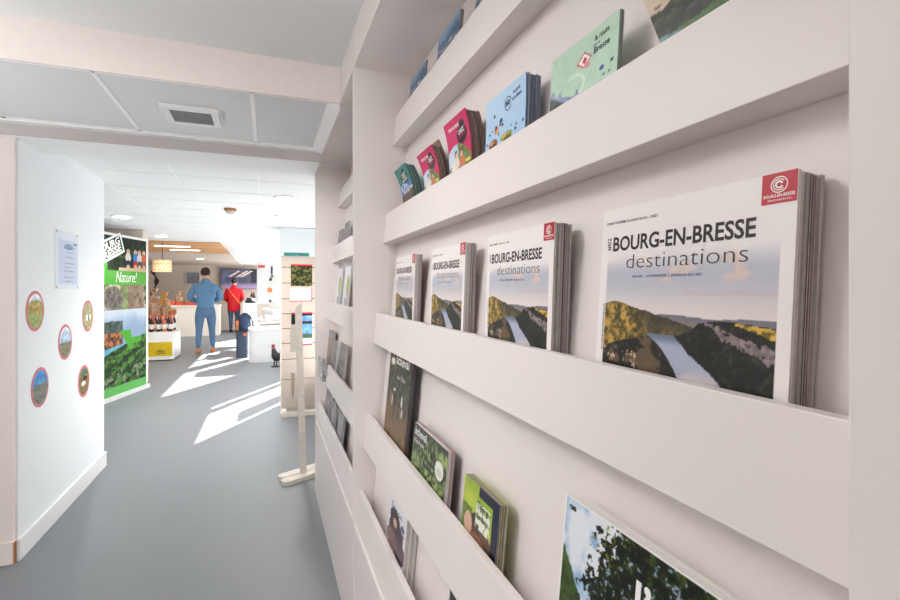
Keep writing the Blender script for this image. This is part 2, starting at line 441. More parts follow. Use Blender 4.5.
def booklet_mesh(name, W, H, T, m_pages, m_cover, bend=None, redtop=0.0):
    """one closed booklet: two cover sheets and a page block (slightly inset) in one mesh, for copies hidden behind the front one"""
    ny = 20 if bend else 1
    mb = MB(); c = min(0.0006, T*0.2)
    for (z0, z1, ins, mi) in ((-c, 0, 0, 1), (-T+c, -c, 0.0008, 0), (-T, -T+c, 0, 1)):
        s = slab(W, H, z0, z1, bend, ny, ins); mb.add(s.v, s.f, mi)
    me = bpy.data.meshes.new(name); me.from_pydata(mb.v, [], mb.f)
    me.materials.append(m_pages); me.materials.append(m_cover)
    me.polygons.foreach_set('material_index', mb.mi)
    bm = bmesh.new(); bm.from_mesh(me); bmesh.ops.recalc_face_normals(bm, faces=bm.faces); bm.to_mesh(me); bm.free()
    return me

def booklet(name, W, H, T, cover_fn, nx, ny, mw, label, cat, m_pages, m_cover, bend=None, group=None):
    """front copy: page block (root) with printed front cover and back cover as parts"""
    c = min(0.0006, T*0.2); by = 20 if bend else 1
    s = slab(W, H, -T+c, -c, bend, by, 0.0008)
    root = obj(name, s, m_pages); tag(root, label, cat, group)
    root.matrix_basis = mw
    obj('back_cover', slab(W, H, -T, -T+c, bend, by), m_cover, root)
    obj('cover_sheet', slab(W, H, -c, 0, bend, by), m_cover, root)
    printed('front_cover', W, H, nx, ny, cover_fn, VC, root, 0.0003, bend)
    return root

ORD = ['second', 'third', 'fourth', 'fifth', 'sixth', 'seventh', 'eighth', 'ninth', 'tenth', 'eleventh', 'twelfth', 'thirteenth']
def stack_behind(name, meshes, n, T, mw, what, cat, group, gap=0.0004, jit=0.0012, lift=None):
    for k in range(n):
        o = bpy.data.objects.new(name, meshes[k % len(meshes)]); C.objects.link(o)
        dz = lift[k] if lift and k < len(lift) else random.uniform(-jit, 0)
        o.matrix_basis = mw @ Matrix.Translation((random.uniform(-jit, jit), dz, -(T+gap)*(k+1)))
        tag(o, '%s, %s from front' % (what, ORD[k]), cat, group)

# ---- the large landscape magazine with the river gorge
def gorge(gx, gy):
    A = np.ones((len(gx), 3))*col((240, 234, 233))
    inph = (gx >= 0.055) & (gx <= 0.952) & (gy >= 0.012); px = gx
    n1 = fbm(gx*9, gy*22+3, 4); n2 = fbm(gx*26, gy*30, 4); n3 = fbm(gx*64, gy*74, 3)
    one = np.ones_like(A); j = 0.010*(n2-0.5)
    hz = 0.545
    t = (gy-hz)/(0.72-hz)
    P = mixc(one*col((228, 217, 213)), one*col((188, 190, 202)), sst(0.0, 0.85, t))
    P = mixc(P, one*col((222, 198, 190)), sst(0.50, 0.66, n1)*sst(0.6, 0.9, t)*0.9)
    P = mixc(P, one*col((204, 186, 190)), ((np.abs(t-0.52-0.1*(n1-0.5)) < 0.05) & (px > 0.55)).astype(float)*0.55)
    P = mixc(P, one*col((240, 234, 233)), sst(0.95, 1.5, t))
    ridge = 0.549+0.004*np.sin(px*16)+0.004*(n2-0.5)
    fill(P, mixc(one*col((132, 128, 138)), one*col((100, 100, 110)), n2), gy < ridge)
    fill(P, mixc(one*col((150, 136, 128)), one*col((112, 104, 100)), n2), gy < 0.528)
    lh = np.interp(px, [0, 0.05, 0.122, 0.2, 0.263, 0.34, 0.408, 0.477, 0.56, 0.62], [0.57, 0.584, 0.598, 0.588, 0.573, 0.560, 0.548, 0.538, 0.522, 0.505])+j
    hill = mixc(one*col((70, 62, 22)), one*col((196, 156, 72)), sst(0.36, 0.66, n2*0.65+n3*0.35+0.2*(0.3-px)))
    shade = sst(0.24, 0.36, px+0.5*(gy-0.52)+0.15*(n1-0.5))*sst(0.455, 0.50, gy)
    hill = mixc(hill, one*col((58, 56, 46)), shade*0.8)
    fill(P, hill, (gy < lh) & (px < 0.62))
    low = np.interp(px, [0, 0.061, 0.15, 0.271, 0.366, 0.5], [0.385, 0.399, 0.425, 0.449, 0.468, 0.478])
    forest = mixc(one*col((13, 16, 14)), one*col((54, 58, 38)), sst(0.42, 0.78, n3*0.6+n2*0.4))
    lowland = mixc(forest, one*col((116, 90, 68)), sst(0.52, 0.60, 0.5*n1+0.5*n2)*0.8)
    fill(P, lowland, (gy < low+j) & (px < 0.6))
    rt = np.interp(px, [0.50, 0.53, 0.588, 0.63, 0.683, 0.794, 0.86, 0.954], [0.470, 0.478, 0.495, 0.528, 0.538, 0.541, 0.536, 0.528])
    fill(P, forest, (gy < rt+j*0.7) & (px > 0.5))
    fill(P, forest, (gy < 0.474-0.0*px) & (px > 0.44))
    gold = mixc(one*col((108, 92, 26)), one*col((222, 180, 66)), sst(0.3, 0.65, n3))
    fill(P, gold, (px > 0.78+0.05*n2) & (gy < rt-0.003) & (gy > np.interp(px, [0.78, 0.866, 0.954], [0.537, 0.515, 0.490])+j))
    cb = np.interp(px, [0.66, 0.70, 0.74, 0.836, 0.9, 0.954], [0.533, 0.520, 0.493, 0.470, 0.452, 0.436])
    wd = np.interp(px, [0.66, 0.72, 0.8, 0.954], [0.005, 0.014, 0.018, 0.026])
    fill(P, mixc(one*col((84, 74, 76)), one*col((176, 158, 156)), n3), (np.abs(gy-cb-3*j) < wd) & (px > 0.66) & (n3*0.6+n2*0.4 > 0.42))
    yl = [0.0, 0.20, 0.317, 0.363, 0.419, 0.445, 0.462, 0.475]
    L = np.interp(gy, yl, [0.66, 0.60, 0.542, 0.508, 0.447, 0.405, 0.366, 0.35])
    Rr = np.interp(gy, yl, [1.2, 0.93, 0.755, 0.69, 0.585, 0.545, 0.525, 0.505])
    water = mixc(one*col((168, 176, 196)), one*col((104, 118, 140)), sst(0.430, 0.470, gy))
    water = mixc(water, one*col((226, 206, 202)), sst(0.38, 0.30, gy)*sst(0.35, 0.6, n1))
    fill(P, water, (px > L+j) & (px < Rr+2*j) & (gy < 0.474))
    fill(P, (206, 178, 150), (n3 > 0.70) & (px < 0.30) & (gy < 0.40) & (gy > 0.33))
    A[inph] = P[inph]
    return A

def gorge_magazine(mw, label, T):
    W, H = 0.25, 0.303
    r = booklet('gorge_magazine', W, H, T, gorge, 230, 260, mw, label, 'magazine', M['pages2'], M['paper'], group='front copies of the river gorge magazine')
    z = 0.0006
    text('title', 'BOURG-EN-BRESSE', 0.026, M['ink'], r, (0.0215, 0.2465, z), width=0.192, bold=0.024)
    text('subtitle', 'destinations', 0.0265, M['inkgrey'], r, (0.0465, 0.2225, z), width=0.160, bold=-0.014)
    text('issue_number', '#02', 0.0095, M['ink'], r, (0.0185, 0.2475, z), rot=PI/2, width=0.017, bold=0.01)
    text('caption', 'LE MAG TOURISME', 0.0046, M['ink'], r, (0.0085, 0.2825, z), width=0.035, bold=0.015)
    text('caption', 'DU GRAND BOURG  |', 0.0046, M['inkgrey'], r, (0.0455, 0.2825, z), width=0.037)
    text('caption', '2021', 0.0046, M['ink'], r, (0.085, 0.2825, z), width=0.010, bold=0.015)
    text('caption', 'NATURE  |  GASTRONOMIE  |  DOMAINES DE L\u2019AIN', 0.0046, M['inkblue'], r, (0.060, 0.2105, z), width=0.098)
    text('web_address', 'bourgenbressedestinations.fr', 0.0052, M['inkgrey'], r, (0.0125, 0.115, z), rot=PI/2, width=0.062, bold=0.008)
    e = obj('red_badge', MB().box(0.2185, W-0.0006, 0.2745, H-0.0003, 0.0003, 0.0007), M['inkred'], r)
    mb = MB()
    for (ra, rb, a0, a1) in ((0.0066, 0.0076, 0, 2*PI), (0.0046, 0.0055, 0.6, 5.6), (0.002, 0.0036, 0.3, 5.9)):
        n = 28; vs = []; fs = []
        for k in range(n+1):
            a = a0+(a1-a0)*k/n
            vs += [(0.2342+ra*math.cos(a), 0.2915+ra*math.sin(a), 0.0010), (0.2342+rb*math.cos(a), 0.2915+rb*math.sin(a), 0.0010)]
        for k in range(n): fs.append((2*k, 2*k+1, 2*k+3, 2*k+2))
        mb.add(vs, fs)
    obj('emblem', mb, M['inkwhite'], e)
    text('badge_text', 'BOURG-EN-BRESSE', 0.004, M['inkwhite'], e, (0.2205, 0.2803, 0.0010), width=0.0275, bold=0.02)
    text('badge_text', 'destinations', 0.0034, M['inkwhite'], e, (0.2240, 0.2768, 0.0010), width=0.021)
    return r

zA = EYE-0.097-0.117+0.017
def gm_meshes(T):
    out = []
    for (a, b) in (('pages', 'pages2'), ('pages2', 'pages'), ('pages', 'pages'), ('pages2', 'pagesdk'), ('pages', 'pagesmauve')):
        me = booklet_mesh('gorge_magazine_copy', 0.25, 0.3025, T, M[a], M[b]); out.append(me)
    return out
T = 0.0036
GM = gm_meshes(T)
first = None
A_STACKS = [  # left edge y, width scale, tilt, copies, where
    (0.547, 1.045, 4.0, 7, 'nearest and largest of four middle-shelf stacks', 0.4215),
    (0.902, 0.985, 2.2, 7, 'second nearest of four middle-shelf stacks', 0.4195),
    (1.262, 0.965, 2.0, 6, 'third nearest of four middle-shelf stacks', 0.4195),
    (1.655, 0.930, 2.0, 5, 'farthest and leftmost of four middle-shelf stacks', 0.4195)]
for (yl, sx, tilt, n, where, xl) in A_STACKS:
    # the front face passes x = xl at the height of the lip
    h = EYE-0.097-zA
    mw = frame_at(xl-h*math.tan(math.radians(tilt)), yl, zA, tilt) @ Matrix.Diagonal((sx, 1, 1, 1))
    lab = 'front river gorge magazine, %s' % where
    if first is None:
        first = gorge_magazine(mw, lab, T)
    else:
        d = dup(first, lab); d.matrix_basis = mw
    stack_behind('gorge_magazine', GM, n, T, mw, 'white magazine in %s' % where, 'magazine', 'magazines stacked behind the front copies, middle shelf', jit=0.002)

# ---- upper shelf
zB = EYE+0.290-0.116+0.017
def bender(y0, k):
    return lambda y: k*np.maximum(0, y-y0)**2
def blobs(A, gx, gy, items):
    for (c, x, y, rx, ry) in items: fill(A, c, ((gx-x)/rx)**2+((gy-y)/ry)**2 < 1)
    return A
def teal_cover(gx, gy):
    A = np.ones((len(gx), 3))*col((40, 132, 126)); n = fbm(gx*8, gy*12); n2 = fbm(gx*30, gy*40)
    A = mixc(A, np.ones_like(A)*col((52, 112, 190)), (gy < 0.73).astype(float))
    A = mixc(A, np.ones_like(A)*col((206, 220, 236)), sst(0.55, 0.62, n)*((gy < 0.73) & (gy > 0.55)))
    fill(A, (176, 184, 186), (gy < 0.52+0.16*np.exp(-((gx-0.6)/0.25)**2)))
    fill(A, mixc(np.ones_like(A)*col((46, 40, 26)), np.ones_like(A)*col((106, 92, 54)), n2), gy < 0.50+0.05*n+0.05*gx)
    blobs(A, gx, gy, [((22, 24, 28), 0.55, 0.815, 0.26, 0.10), ((22, 24, 28), 0.62, 0.91, 0.12, 0.05)])
    return A
def magenta_cover(gx, gy):
    A = np.ones((len(gx), 3))*col((204, 20, 96)); n = fbm(gx*7, gy*9); n2 = fbm(gx*26, gy*30)
    ph = gy < 0.68-0.14*(gx-0.35)**2*4
    P = mixc(np.ones_like(A)*col((168, 196, 226)), np.ones_like(A)*col((222, 230, 236)), n)
    fol = mixc(np.ones_like(A)*col((52, 84, 34)), np.ones_like(A)*col((150, 172, 84)), n2)
    fill(P, fol, (gx > 0.42-0.2*(n-0.5)) | (gy < 0.35))
    blobs(P, gx, gy, [((120, 66, 40), 0.34, 0.56, 0.07, 0.05), ((230, 190, 160), 0.35, 0.53, 0.05, 0.045), ((228, 214, 206), 0.36, 0.42, 0.13, 0.09),
                      ((96, 58, 38), 0.60, 0.55, 0.07, 0.05), ((226, 184, 150), 0.59, 0.52, 0.05, 0.045), ((196, 120, 84), 0.62, 0.40, 0.12, 0.10),
                      ((236, 224, 210), 0.20, 0.36, 0.10, 0.10), ((236, 208, 90), 0.86, 0.40, 0.12, 0.02)])
    fill(P, (40, 60, 90), (gx < 0.12) & (gy < 0.42) & (n2 > 0.5))
    A[ph] = P[ph]
    blobs(A, gx, gy, [((34, 26, 30), 0.68, 0.755, 0.22, 0.11), ((34, 26, 30), 0.74, 0.87, 0.11, 0.05)])
    return A
def blue_cover(gx, gy):
    A = np.ones((len(gx), 3))*col((160, 198, 230)); n = fbm(gx*40, gy*40)
    A = mixc(A, np.ones_like(A)*col((196, 222, 242)), gy*0.6)
    dk = (52, 52, 66)
    blobs(A, gx, gy, [((146, 84, 50), 0.22, 0.43, 0.12, 0.06), ((70, 46, 36), 0.24, 0.40, 0.09, 0.03), ((200, 150, 96), 0.18, 0.45, 0.06, 0.03),
                      ((150, 158, 66), 0.56, 0.44, 0.15, 0.05), ((96, 92, 42), 0.60, 0.41, 0.10, 0.03), ((196, 184, 110), 0.5, 0.46, 0.07, 0.025),
                      ((206, 130, 90), 0.30, 0.58, 0.05, 0.05), ((110, 66, 50), 0.29, 0.61, 0.03, 0.03), ((226, 176, 140), 0.33, 0.55, 0.03, 0.02)])
    sp = [(0.42, 0.66, .04, .03), (0.46, 0.60, .03, .02), (0.40, 0.62, .025, .02), (0.24, 0.76, .025, .022), (0.78, 0.46, .022, .02), (0.80, 0.51, .02, .015), (0.95, 0.50, .022, .018),
          (0.12, 0.57, .03, .012), (0.06, 0.46, .025, .014), (0.04, 0.38, .02, .02), (0.36, 0.52, .014, .03), (0.68, 0.53, .012, .012), (0.18, 0.60, .02, .01)]
    return blobs(A, gx, gy, [(dk,)+s for s in sp])
def mint_cover(gx, gy):
    A = np.ones((len(gx), 3))*col((186, 216, 194)); n = fbm(gx*14, gy*14)
    A = mixc(A, np.ones_like(A)*col((160, 198, 176)), sst(0.5, 0.7, n)*0.35)
    rr = np.hypot((gx-0.38)/0.19, (gy-0.53)/0.13)
    A = mixc(A, np.ones_like(A)*col((222, 236, 226)), ((rr > 0.82) & (rr < 1) & (gx > 0.3)).astype(float)*0.8)
    town = gy < 0.565+0.08*np.maximum(0, np.sin(gx*30)*np.sin(gx*17+1))*(gx < 0.5)-0.30*gx+0.04*(n-0.5)
    fill(A, mixc(np.ones_like(A)*col((92, 104, 150)), np.ones_like(A)*col((196, 206, 224)), n), town & (gx < 0.62))
    fill(A, mixc(np.ones_like(A)*col((40, 44, 52)), np.ones_like(A)*col((120, 140, 130)), n), (gy < 0.54-0.55*gx+0.05*n) & (gx < 0.4))
    fill(A, (210, 70, 60), (np.hypot((gx-0.2)/0.05, (gy-0.405)/0.02) < 1))
    blobs(A, gx, gy, [((44, 74, 140), 0.80, 0.55, 0.030, 0.026), ((60, 80, 110), 0.93, 0.565, .022, .018), ((90, 120, 150), 0.83, 0.47, .02, .014),
                      ((60, 90, 110), 0.79, 0.42, .018, .014), ((90, 120, 120), 0.90, 0.47, .014, .01), ((80, 110, 110), 0.75, 0.37, .03, .015), ((90, 100, 130), 0.45, 0.47, .014, .012)])
    fill(A, (196, 30, 50), (np.abs(gx-0.54)/0.115+np.abs(gy-0.745)/0.085 < 1)); fill(A, (244, 238, 236), (np.abs(gx-0.54)/0.09+np.abs(gy-0.745)/0.066 < 1))
    fill(A, (196, 30, 50), (np.abs(gx-0.55)/0.04+np.abs(gy-0.74)/0.04 < 1))
    fill(A, (222, 150, 160), (np.abs(gx-0.60)/0.05+np.abs(gy-0.67)/0.035 < 1))
    return A
def river_card(gx, gy):
    n = fbm(gx*12, gy*12); n2 = fbm(gx*34, gy*34)
    A = mixc(np.ones((len(gx), 3))*col((20, 24, 16)), np.ones((len(gx), 3))*col((74, 84, 44)), sst(0.40, 0.75, n2*.6+n*.4))
    fill(A, mixc(np.ones_like(A)*col((196, 170, 142)), np.ones_like(A)*col((226, 206, 184)), n2), gy > 0.34+0.20*(n-0.5)+0.10*gx)
    fill(A, mixc(np.ones_like(A)*col((40, 76, 36)), np.ones_like(A)*col((96, 132, 60)), n2), gy < 0.07+0.05*n+0.10*gx)
    fill(A, mixc(np.ones_like(A)*col((70, 110, 110)), np.ones_like(A)*col((150, 180, 186)), n2), gy < 0.065-0.16*(gx-0.2)+0.02*n)
    fill(A, (226, 222, 214), np.abs(gx-0.76-0.25*(gy-0.1)) < 0.014)
    fill(A, mixc(np.ones_like(A)*col((70, 80, 120)), np.ones_like(A)*col((120, 130, 160)), n), gx > 0.775+0.25*(gy-0.1))
    return A

def vis(fn, g0, h0):
    """lay the artwork into the part of a cover that stands above the pocket lip"""
    return lambda gx, gy: fn(gx, h0+(1-h0)*np.clip((gy-g0)/(1-g0), 0, 1))
def pose(yl, zbot, d, tilt):
    """bottom-left-front corner of a print standing in a pocket, d behind the leaning lip plane"""
    return frame_at(lipx(zbot)+d, yl, zbot, tilt)
CT = 5.64
# teal booklets
W, H, T = 0.140, 0.220, 0.0034
bd = bender(0.10, 3.0)
mw = pose(1.682, zB, 0.021, CT)
r = booklet('teal_booklet', W, H, T, vis(teal_cover, 0.47, 0.33), 60, 100, mw, 'small teal booklet with mountain photo, front of the leftmost upper-shelf stack', 'booklet', M['pagesbrown'], M['teal'], bd)
text('badge_text', 'OSEZ', 0.017, M['inkwhite'], r, (0.055, 0.186, 0.0008), width=0.045, bold=0.02, bend=bd, rot=0.1)
text('badge_text', 'GRANDEUR', 0.012, M['inkwhite'], r, (0.048, 0.174, 0.0008), width=0.058, bold=0.02, bend=bd, rot=0.1)
TM = [booklet_mesh('teal_booklet_copy', W, H, T, M[a], M['teal'], bd) for a in ('pagesbrown', 'pages', 'pagesdk')]
stack_behind('teal_booklet', TM, 8, T, mw, 'teal booklet in the leftmost upper-shelf stack', 'booklet', 'teal booklets on the upper shelf', jit=0.004)
# magenta booklets, two stacks
for (yl, W, H, bk, n, lift, where) in ((1.275, 0.150, 0.213, 3.0, 8, [0, 0, 0, 0, 0.018], 'the smaller left stack of pink booklets'), (1.211, 0, 0, 0, 0, 0, '')):
    if not n: continue
T = 0.0036
def pink(yl, W, H, bk, n, lift, where, d):
    bd = bender(0.10, bk)
    mw = pose(yl, zB, d, CT)
    r = booklet('pink_booklet', W, H, T, vis(magenta_cover, 0.105/H, 0.30), 70, 100, mw, 'pink booklet with a family photo, front of %s' % where, 'booklet', M['pagesbrown'], M['magenta'], bd)
    text('heading', 'TERROIR & SAVEURS', 0.010, M['inkwhite'], r, (W*0.16, H*0.90, 0.0008), width=W*0.48, bold=0.02, bend=bd)
    text('badge_text', 'OSEZ', 0.014, M['inkwhite'], r, (W*0.55, 0.105+(H-0.105)*0.66, 0.0008), width=W*0.26, bold=0.02, bend=bd, rot=0.1)
    text('badge_text', 'GRANDEUR', 0.009, M['magenta'], r, (W*0.54, 0.105+(H-0.105)*0.59, 0.0008), width=W*0.29, bold=0.02, bend=bd, rot=0.1)
    ms = [booklet_mesh('pink_booklet_copy', W, H, T, M[a], M[b], bd) for a, b in (('pagesbrown', 'pagesbrown'), ('pagesdk', 'pagesbrown'), ('pagesbrown', 'pagesmauve'), ('pages', 'pagesdk'))]
    stack_behind('pink_booklet', ms, n, T, mw, 'pink-covered booklet in %s' % where, 'booklet', 'pink booklets on the upper shelf', jit=0.003, lift=lift)
pink(1.425, 0.140, 0.210, 3.0, 8, [0, 0, 0, 0, 0.02], 'the smaller pink upper-shelf stack', 0.021)
pink(1.208, 0.148, 0.237, 1.6, 9, None, 'the larger pink stack beside blue leaflets', 0.021)
# light blue leaflets
W, H, T = 0.175, 0.217, 0.0022
mw = pose(0.972, zB, 0.021, 3.6)
bd = bender(0.10, 0.3)
r = booklet('blue_leaflet', W, H, T, vis(blue_cover, 0.48, 0.36), 110, 140, mw, 'light blue leaflet with small food pictures, front of the thick upper-shelf stack', 'leaflet', M['pagesblue'], M['blue'], bd)
def ring(name, parent, cx, cy, ra, rb, m, bend, a0=0.0, a1=2*PI):
    vs = []; fs = []; n = 28
    for k in range(n+1):
        a = a0+(a1-a0)*k/n
        for q in (ra, rb):
            x, y = cx+q*math.cos(a), cy+q*math.sin(a); vs.append((x, y, 0.0008+float(bend(np.array([y]))[0])))
    for k in range(n): fs.append((2*k, 2*k+1, 2*k+3, 2*k+2))
    return obj(name, MB().add(vs, fs), m, parent)
ring('emblem', r, 0.104, 0.182, 0.0125, 0.0145, M['inkblue'], bd, 0.3, 5.7)
text('emblem_text', 'MB', 0.015, M['inkblue'], r, (0.094, 0.1775, 0.0008), width=0.019, bold=0.02, bend=bd, rot=0.1)
text('logo_text', 'le goût', 0.011, M['ink'], r, (0.126, 0.193, 0.0008), width=0.027, bold=0.012, bend=bd, rot=0.1)
text('logo_text', 'de la Bresse', 0.011, M['inkblue'], r, (0.123, 0.180, 0.0008), width=0.036, bold=0.012, bend=bd, rot=0.1)
ms = [booklet_mesh('blue_leaflet_copy', W, H, T, M[b], M['pagesblue'], bd) for b in ('pagesblue', 'pages')]
stack_behind('blue_leaflet', ms, 11, T, mw, 'light blue leaflet in the thick upper-shelf stack', 'leaflet', 'light blue leaflets on the upper shelf', jit=0.003)
# mint leaflets
W, H, T = 0.170, 0.199, 0.0022
bd0 = lambda y: 0*y
mw = pose(0.713, zB, 0.021, 4.0)
r = booklet('mint_leaflet', W, H, T, vis(mint_cover, 0.51, 0.36), 110, 120, mw, 'mint green leaflet with a red diamond logo, front of the thin upper-shelf stack', 'leaflet', M['pages'], M['mint'])
text('logo_text', 'la route', 0.013, M['ink'], r, (0.117, 0.178, 0.0008), width=0.032, bold=0.012, rot=0.04)
text('logo_text', 'de la', 0.006, M['inkgrey'], r, (0.113, 0.1705, 0.0008), width=0.016, rot=0.04)
text('logo_text', 'Bresse', 0.014, M['ink'], r, (0.115, 0.159, 0.0008), width=0.036, bold=0.012, rot=0.04)
ms = [booklet_mesh('mint_leaflet_copy', W, H, T, M[a], M[b]) for a, b in (('pagesdk', 'pages'), ('pages', 'mint'))]
stack_behind('mint_leaflet', ms, 2, T, mw, 'mint green leaflet in the thin upper-shelf stack', 'leaflet', 'mint leaflets on the upper shelf')
# river card at the top of the frame
W, H, T = 0.16, 0.30, 0.0022
mw = frame_at(lipx(zB)+0.028, 0.475, zB+0.005, CT) @ Matrix.Rotation(math.radians(15), 4, 'Z')
mw = frame_at(lipx(EYE+0.290)+0.022, 0.462, EYE+0.292, 4.0) @ Matrix.Rotation(math.radians(25), 4, 'Z') @ Matrix.Translation((0.0, -0.10, 0))
def rc(gx, gy):
    a = math.radians(25)      # artwork follows the tilt of the leaning brochure
    return river_card((gx*0.19*math.cos(a)-(gy*0.32-0.10)*math.sin(a))/0.19, ((gy*0.32-0.10)*math.cos(a)+gx*0.19*math.sin(a))/0.17)
r = booklet('river_brochure', 0.19, 0.32, T, rc, 100, 130, mw, 'brochure with a dark wooded riverbank cover, leaning at the right end of the upper shelf', 'brochure', M['pages'], M['paper'])

# ---- top shelf
zC = EYE+0.677-0.12+0.017
def bluephoto(gx, gy):
    n = fbm(gx*6, gy*8); n2 = fbm(gx*24, gy*26)
    A = mixc(np.ones((len(gx), 3))*col((62, 92, 124)), np.ones((len(gx), 3))*col((128, 162, 192)), sst(0.75, 1.0, gy+0.3*(n-0.5)))
    fill(A, mixc(np.ones_like(A)*col((66, 84, 112)), np.ones_like(A)*col((190, 200, 210)), sst(0.35, 0.65, n2)), gy < 0.80+0.1*(n-0.5)-0.08*gx)
    return A
for (yl, W, H, n, where) in ((1.735, 0.185, 0.200, 1, 'left'), (1.425, 0.185, 0.205, 2, 'middle'), (1.13, 0.185, 0.205, 1, 'right')):
    T = 0.003
    mw = pose(yl, zC, 0.021, CT)
    r = booklet('blue_photo_brochure', W, H, T, bluephoto, 40, 40, mw, 'brochure with a blue landscape cover on the top shelf, front one at the %s' % where, 'brochure', M['pagesdk'], M['pages'], group='blue brochures on the top shelf')
    ms = [booklet_mesh('blue_photo_brochure_copy', W, H, T, M['pagesdk'], M['pages'])]
    stack_behind('blue_photo_brochure', ms, n, T, mw, 'blue landscape brochure on the top shelf, %s stack' % where, 'brochure', 'blue brochures on the top shelf')

# ---- lower shelf
zD = EYE-0.485-0.125+0.017
def forest_riders(gx, gy):
    n = fbm(gx*8, gy*10); n2 = fbm(gx*26, gy*30)
    A = mixc(np.ones((len(gx), 3))*col((26, 28, 22)), np.ones((len(gx), 3))*col((84, 92, 56)), sst(0.4, 0.75, n2))
    A = mixc(A, np.ones_like(A)*col((120, 84, 40)), sst(0.72, 0.50, gy)*sst(0.25, 0.5, n)*0.9)
    A = mixc(A, np.ones_like(A)*col((26, 26, 24)), sst(0.88, 0.97, gy)*0.5)
    blobs(A, gx, gy, [((236, 232, 226), 0.36, 0.70, 0.05, 0.012), ((206, 196, 186), 0.28, 0.60, 0.035, 0.05), ((236, 230, 224), 0.72, 0.64, 0.025, 0.05),
                      ((216, 208, 204), 0.76, 0.55, 0.03, 0.04), ((46, 34, 28), 0.4, 0.62, 0.08, 0.07), ((56, 42, 32), 0.85, 0.60, 0.07, 0.07), ((130, 92, 60), 0.2, 0.62, 0.05, 0.06),
                      ((226, 222, 196), 0.17, 0.935, 0.09, 0.034)])
    return A
def green_yard(gx, gy):
    n = fbm(gx*8, gy*8); n2 = fbm(gx*26, gy*26)
    A = mixc(np.ones((len(gx), 3))*col((34, 48, 24)), np.ones((len(gx), 3))*col((158, 176, 104)), sst(0.38, 0.68, n2*0.6+n*0.4))
    fill(A, mixc(np.ones_like(A)*col((46, 44, 48)), np.ones_like(A)*col((88, 86, 86)), n2), (gy > 0.80) & (gx < 0.42))
    A = mixc(A, np.ones_like(A)*col((32, 34, 30)), sst(0.9, 1.0, gy)*0.7)
    return blobs(A, gx, gy, [((232, 232, 222), 0.82, 0.72, 0.11, 0.10), ((206, 210, 190), 0.82, 0.70, 0.07, 0.05)])
def mag_green(gx, gy):
    n = fbm(gx*6, gy*6); n2 = fbm(gx*22, gy*22)
    A = mixc(np.ones((len(gx), 3))*col((112, 150, 28)), np.ones((len(gx), 3))*col((214, 222, 96)), n)
    fill(A, mixc(np.ones_like(A)*col((60, 90, 26)), np.ones_like(A)*col((130, 160, 50)), n2), (gx < 0.3) & (gy < 0.75))
    blobs(A, gx, gy, [((96, 66, 50), 0.62, 0.48, 0.28, 0.18), ((70, 48, 40), 0.40, 0.60, 0.15, 0.13), ((208, 168, 142), 0.20, 0.58, 0.12, 0.11), ((150, 104, 84), 0.48, 0.36, 0.3, 0.2)])
    fill(A, (230, 234, 222), (gx > 0.40) & (gx < 0.80) & (gy > 0.62) & (gy < 0.86) & (n2 > 0.40))
    fill(A, (30, 38, 62), (gx > 0.84) & (gy > 0.46)); fill(A, (18, 22, 36), (gx > 0.84) & (gy < 0.62) & (gy > 0.46)); fill(A, (222, 216, 212), (gx > 0.84) & (gy <= 0.46))
    fill(A, (28, 34, 56), (gy > 0.90) & (gx > 0.45))
    return A
def ain_cover(gx, gy):
    n = fbm(gx*7, gy*9); n2 = fbm(gx*34, gy*42); n3 = fbm(gx*70, gy*80, 3)
    A = mixc(np.ones((len(gx), 3))*col((150, 182, 214)), np.ones((len(gx), 3))*col((226, 232, 240)), sst(0.35, 0.62, n+0.2*gy-0.1))
    tree = gx > 0.30+0.20*np.clip((gy-0.78)/0.2, 0, 1)*0.3-0.10*sst(0.86, 0.66, gy)+0.34*(n2-0.5)+0.12*(n-0.5)
    tc = mixc(np.ones_like(A)*col((12, 18, 12)), np.ones_like(A)*col((70, 92, 34)), sst(0.42, 0.72, n2*0.5+n3*0.5))
    tc = mixc(tc, np.ones_like(A)*col((176, 176, 60)), sst(0.56, 0.7, n3)*sst(0.6, 0.34, gx)*sst(0.72, 0.95, gy))
    fill(tc, (150, 170, 200), (n3 > 0.70) & (n2 > 0.5))
    fill(A, tc, tree)
    fill(A, mixc(np.ones_like(A)*col((30, 44, 22)), np.ones_like(A)*col((96, 130, 56)), n2), (gy < 0.80-1.05*gx+0.05*(n2-0.5)))
    fill(A, (40, 36, 34), (np.hypot((gx-0.075)/0.035, (gy-0.955)/0.012) < 1) & (n3 > 0.4))
    fill(A, (24, 26, 24), (np.hypot((gx-0.30)/0.03, (gy-0.945)/0.014) < 1) & (n3 > 0.3))
    edge = (gx < 0.012) | (gy > 0.992) | (gx > 0.988)
    return fill(A, (240, 238, 236), edge)
T = 0.0042
# tall riding magazine
W, H = 0.262, 0.371
mw = pose(1.645, zD, 0.021, CT)
r = booklet('riding_magazine', W, H, T, forest_riders, 90, 130, mw, 'dark magazine with riders in a forest, leftmost on the lower shelf', 'magazine', M['pagesdk'], M['inkgrey'])
text('title', 'àcheval', 0.042, M['inkwhite'], r, (0.085, 0.345, 0.0008), width=0.15, bold=0.01)
text('heading', 'Forêt & bocage', 0.022, M['inkgrey'], r, (0.075, 0.320, 0.0008), width=0.15, bold=0.01)
text('heading', "de l'Ain", 0.022, M['pages2'], r, (0.11, 0.298, 0.0008), width=0.10, bold=0.005)
ms = [booklet_mesh('riding_magazine_copy', W, H, T, M['pagesdk'], M['inkgrey'])]
stack_behind('riding_magazine', ms, 2, T, mw, 'dark riding magazine at the left end of the lower shelf', 'magazine', 'riding magazines on the lower shelf')
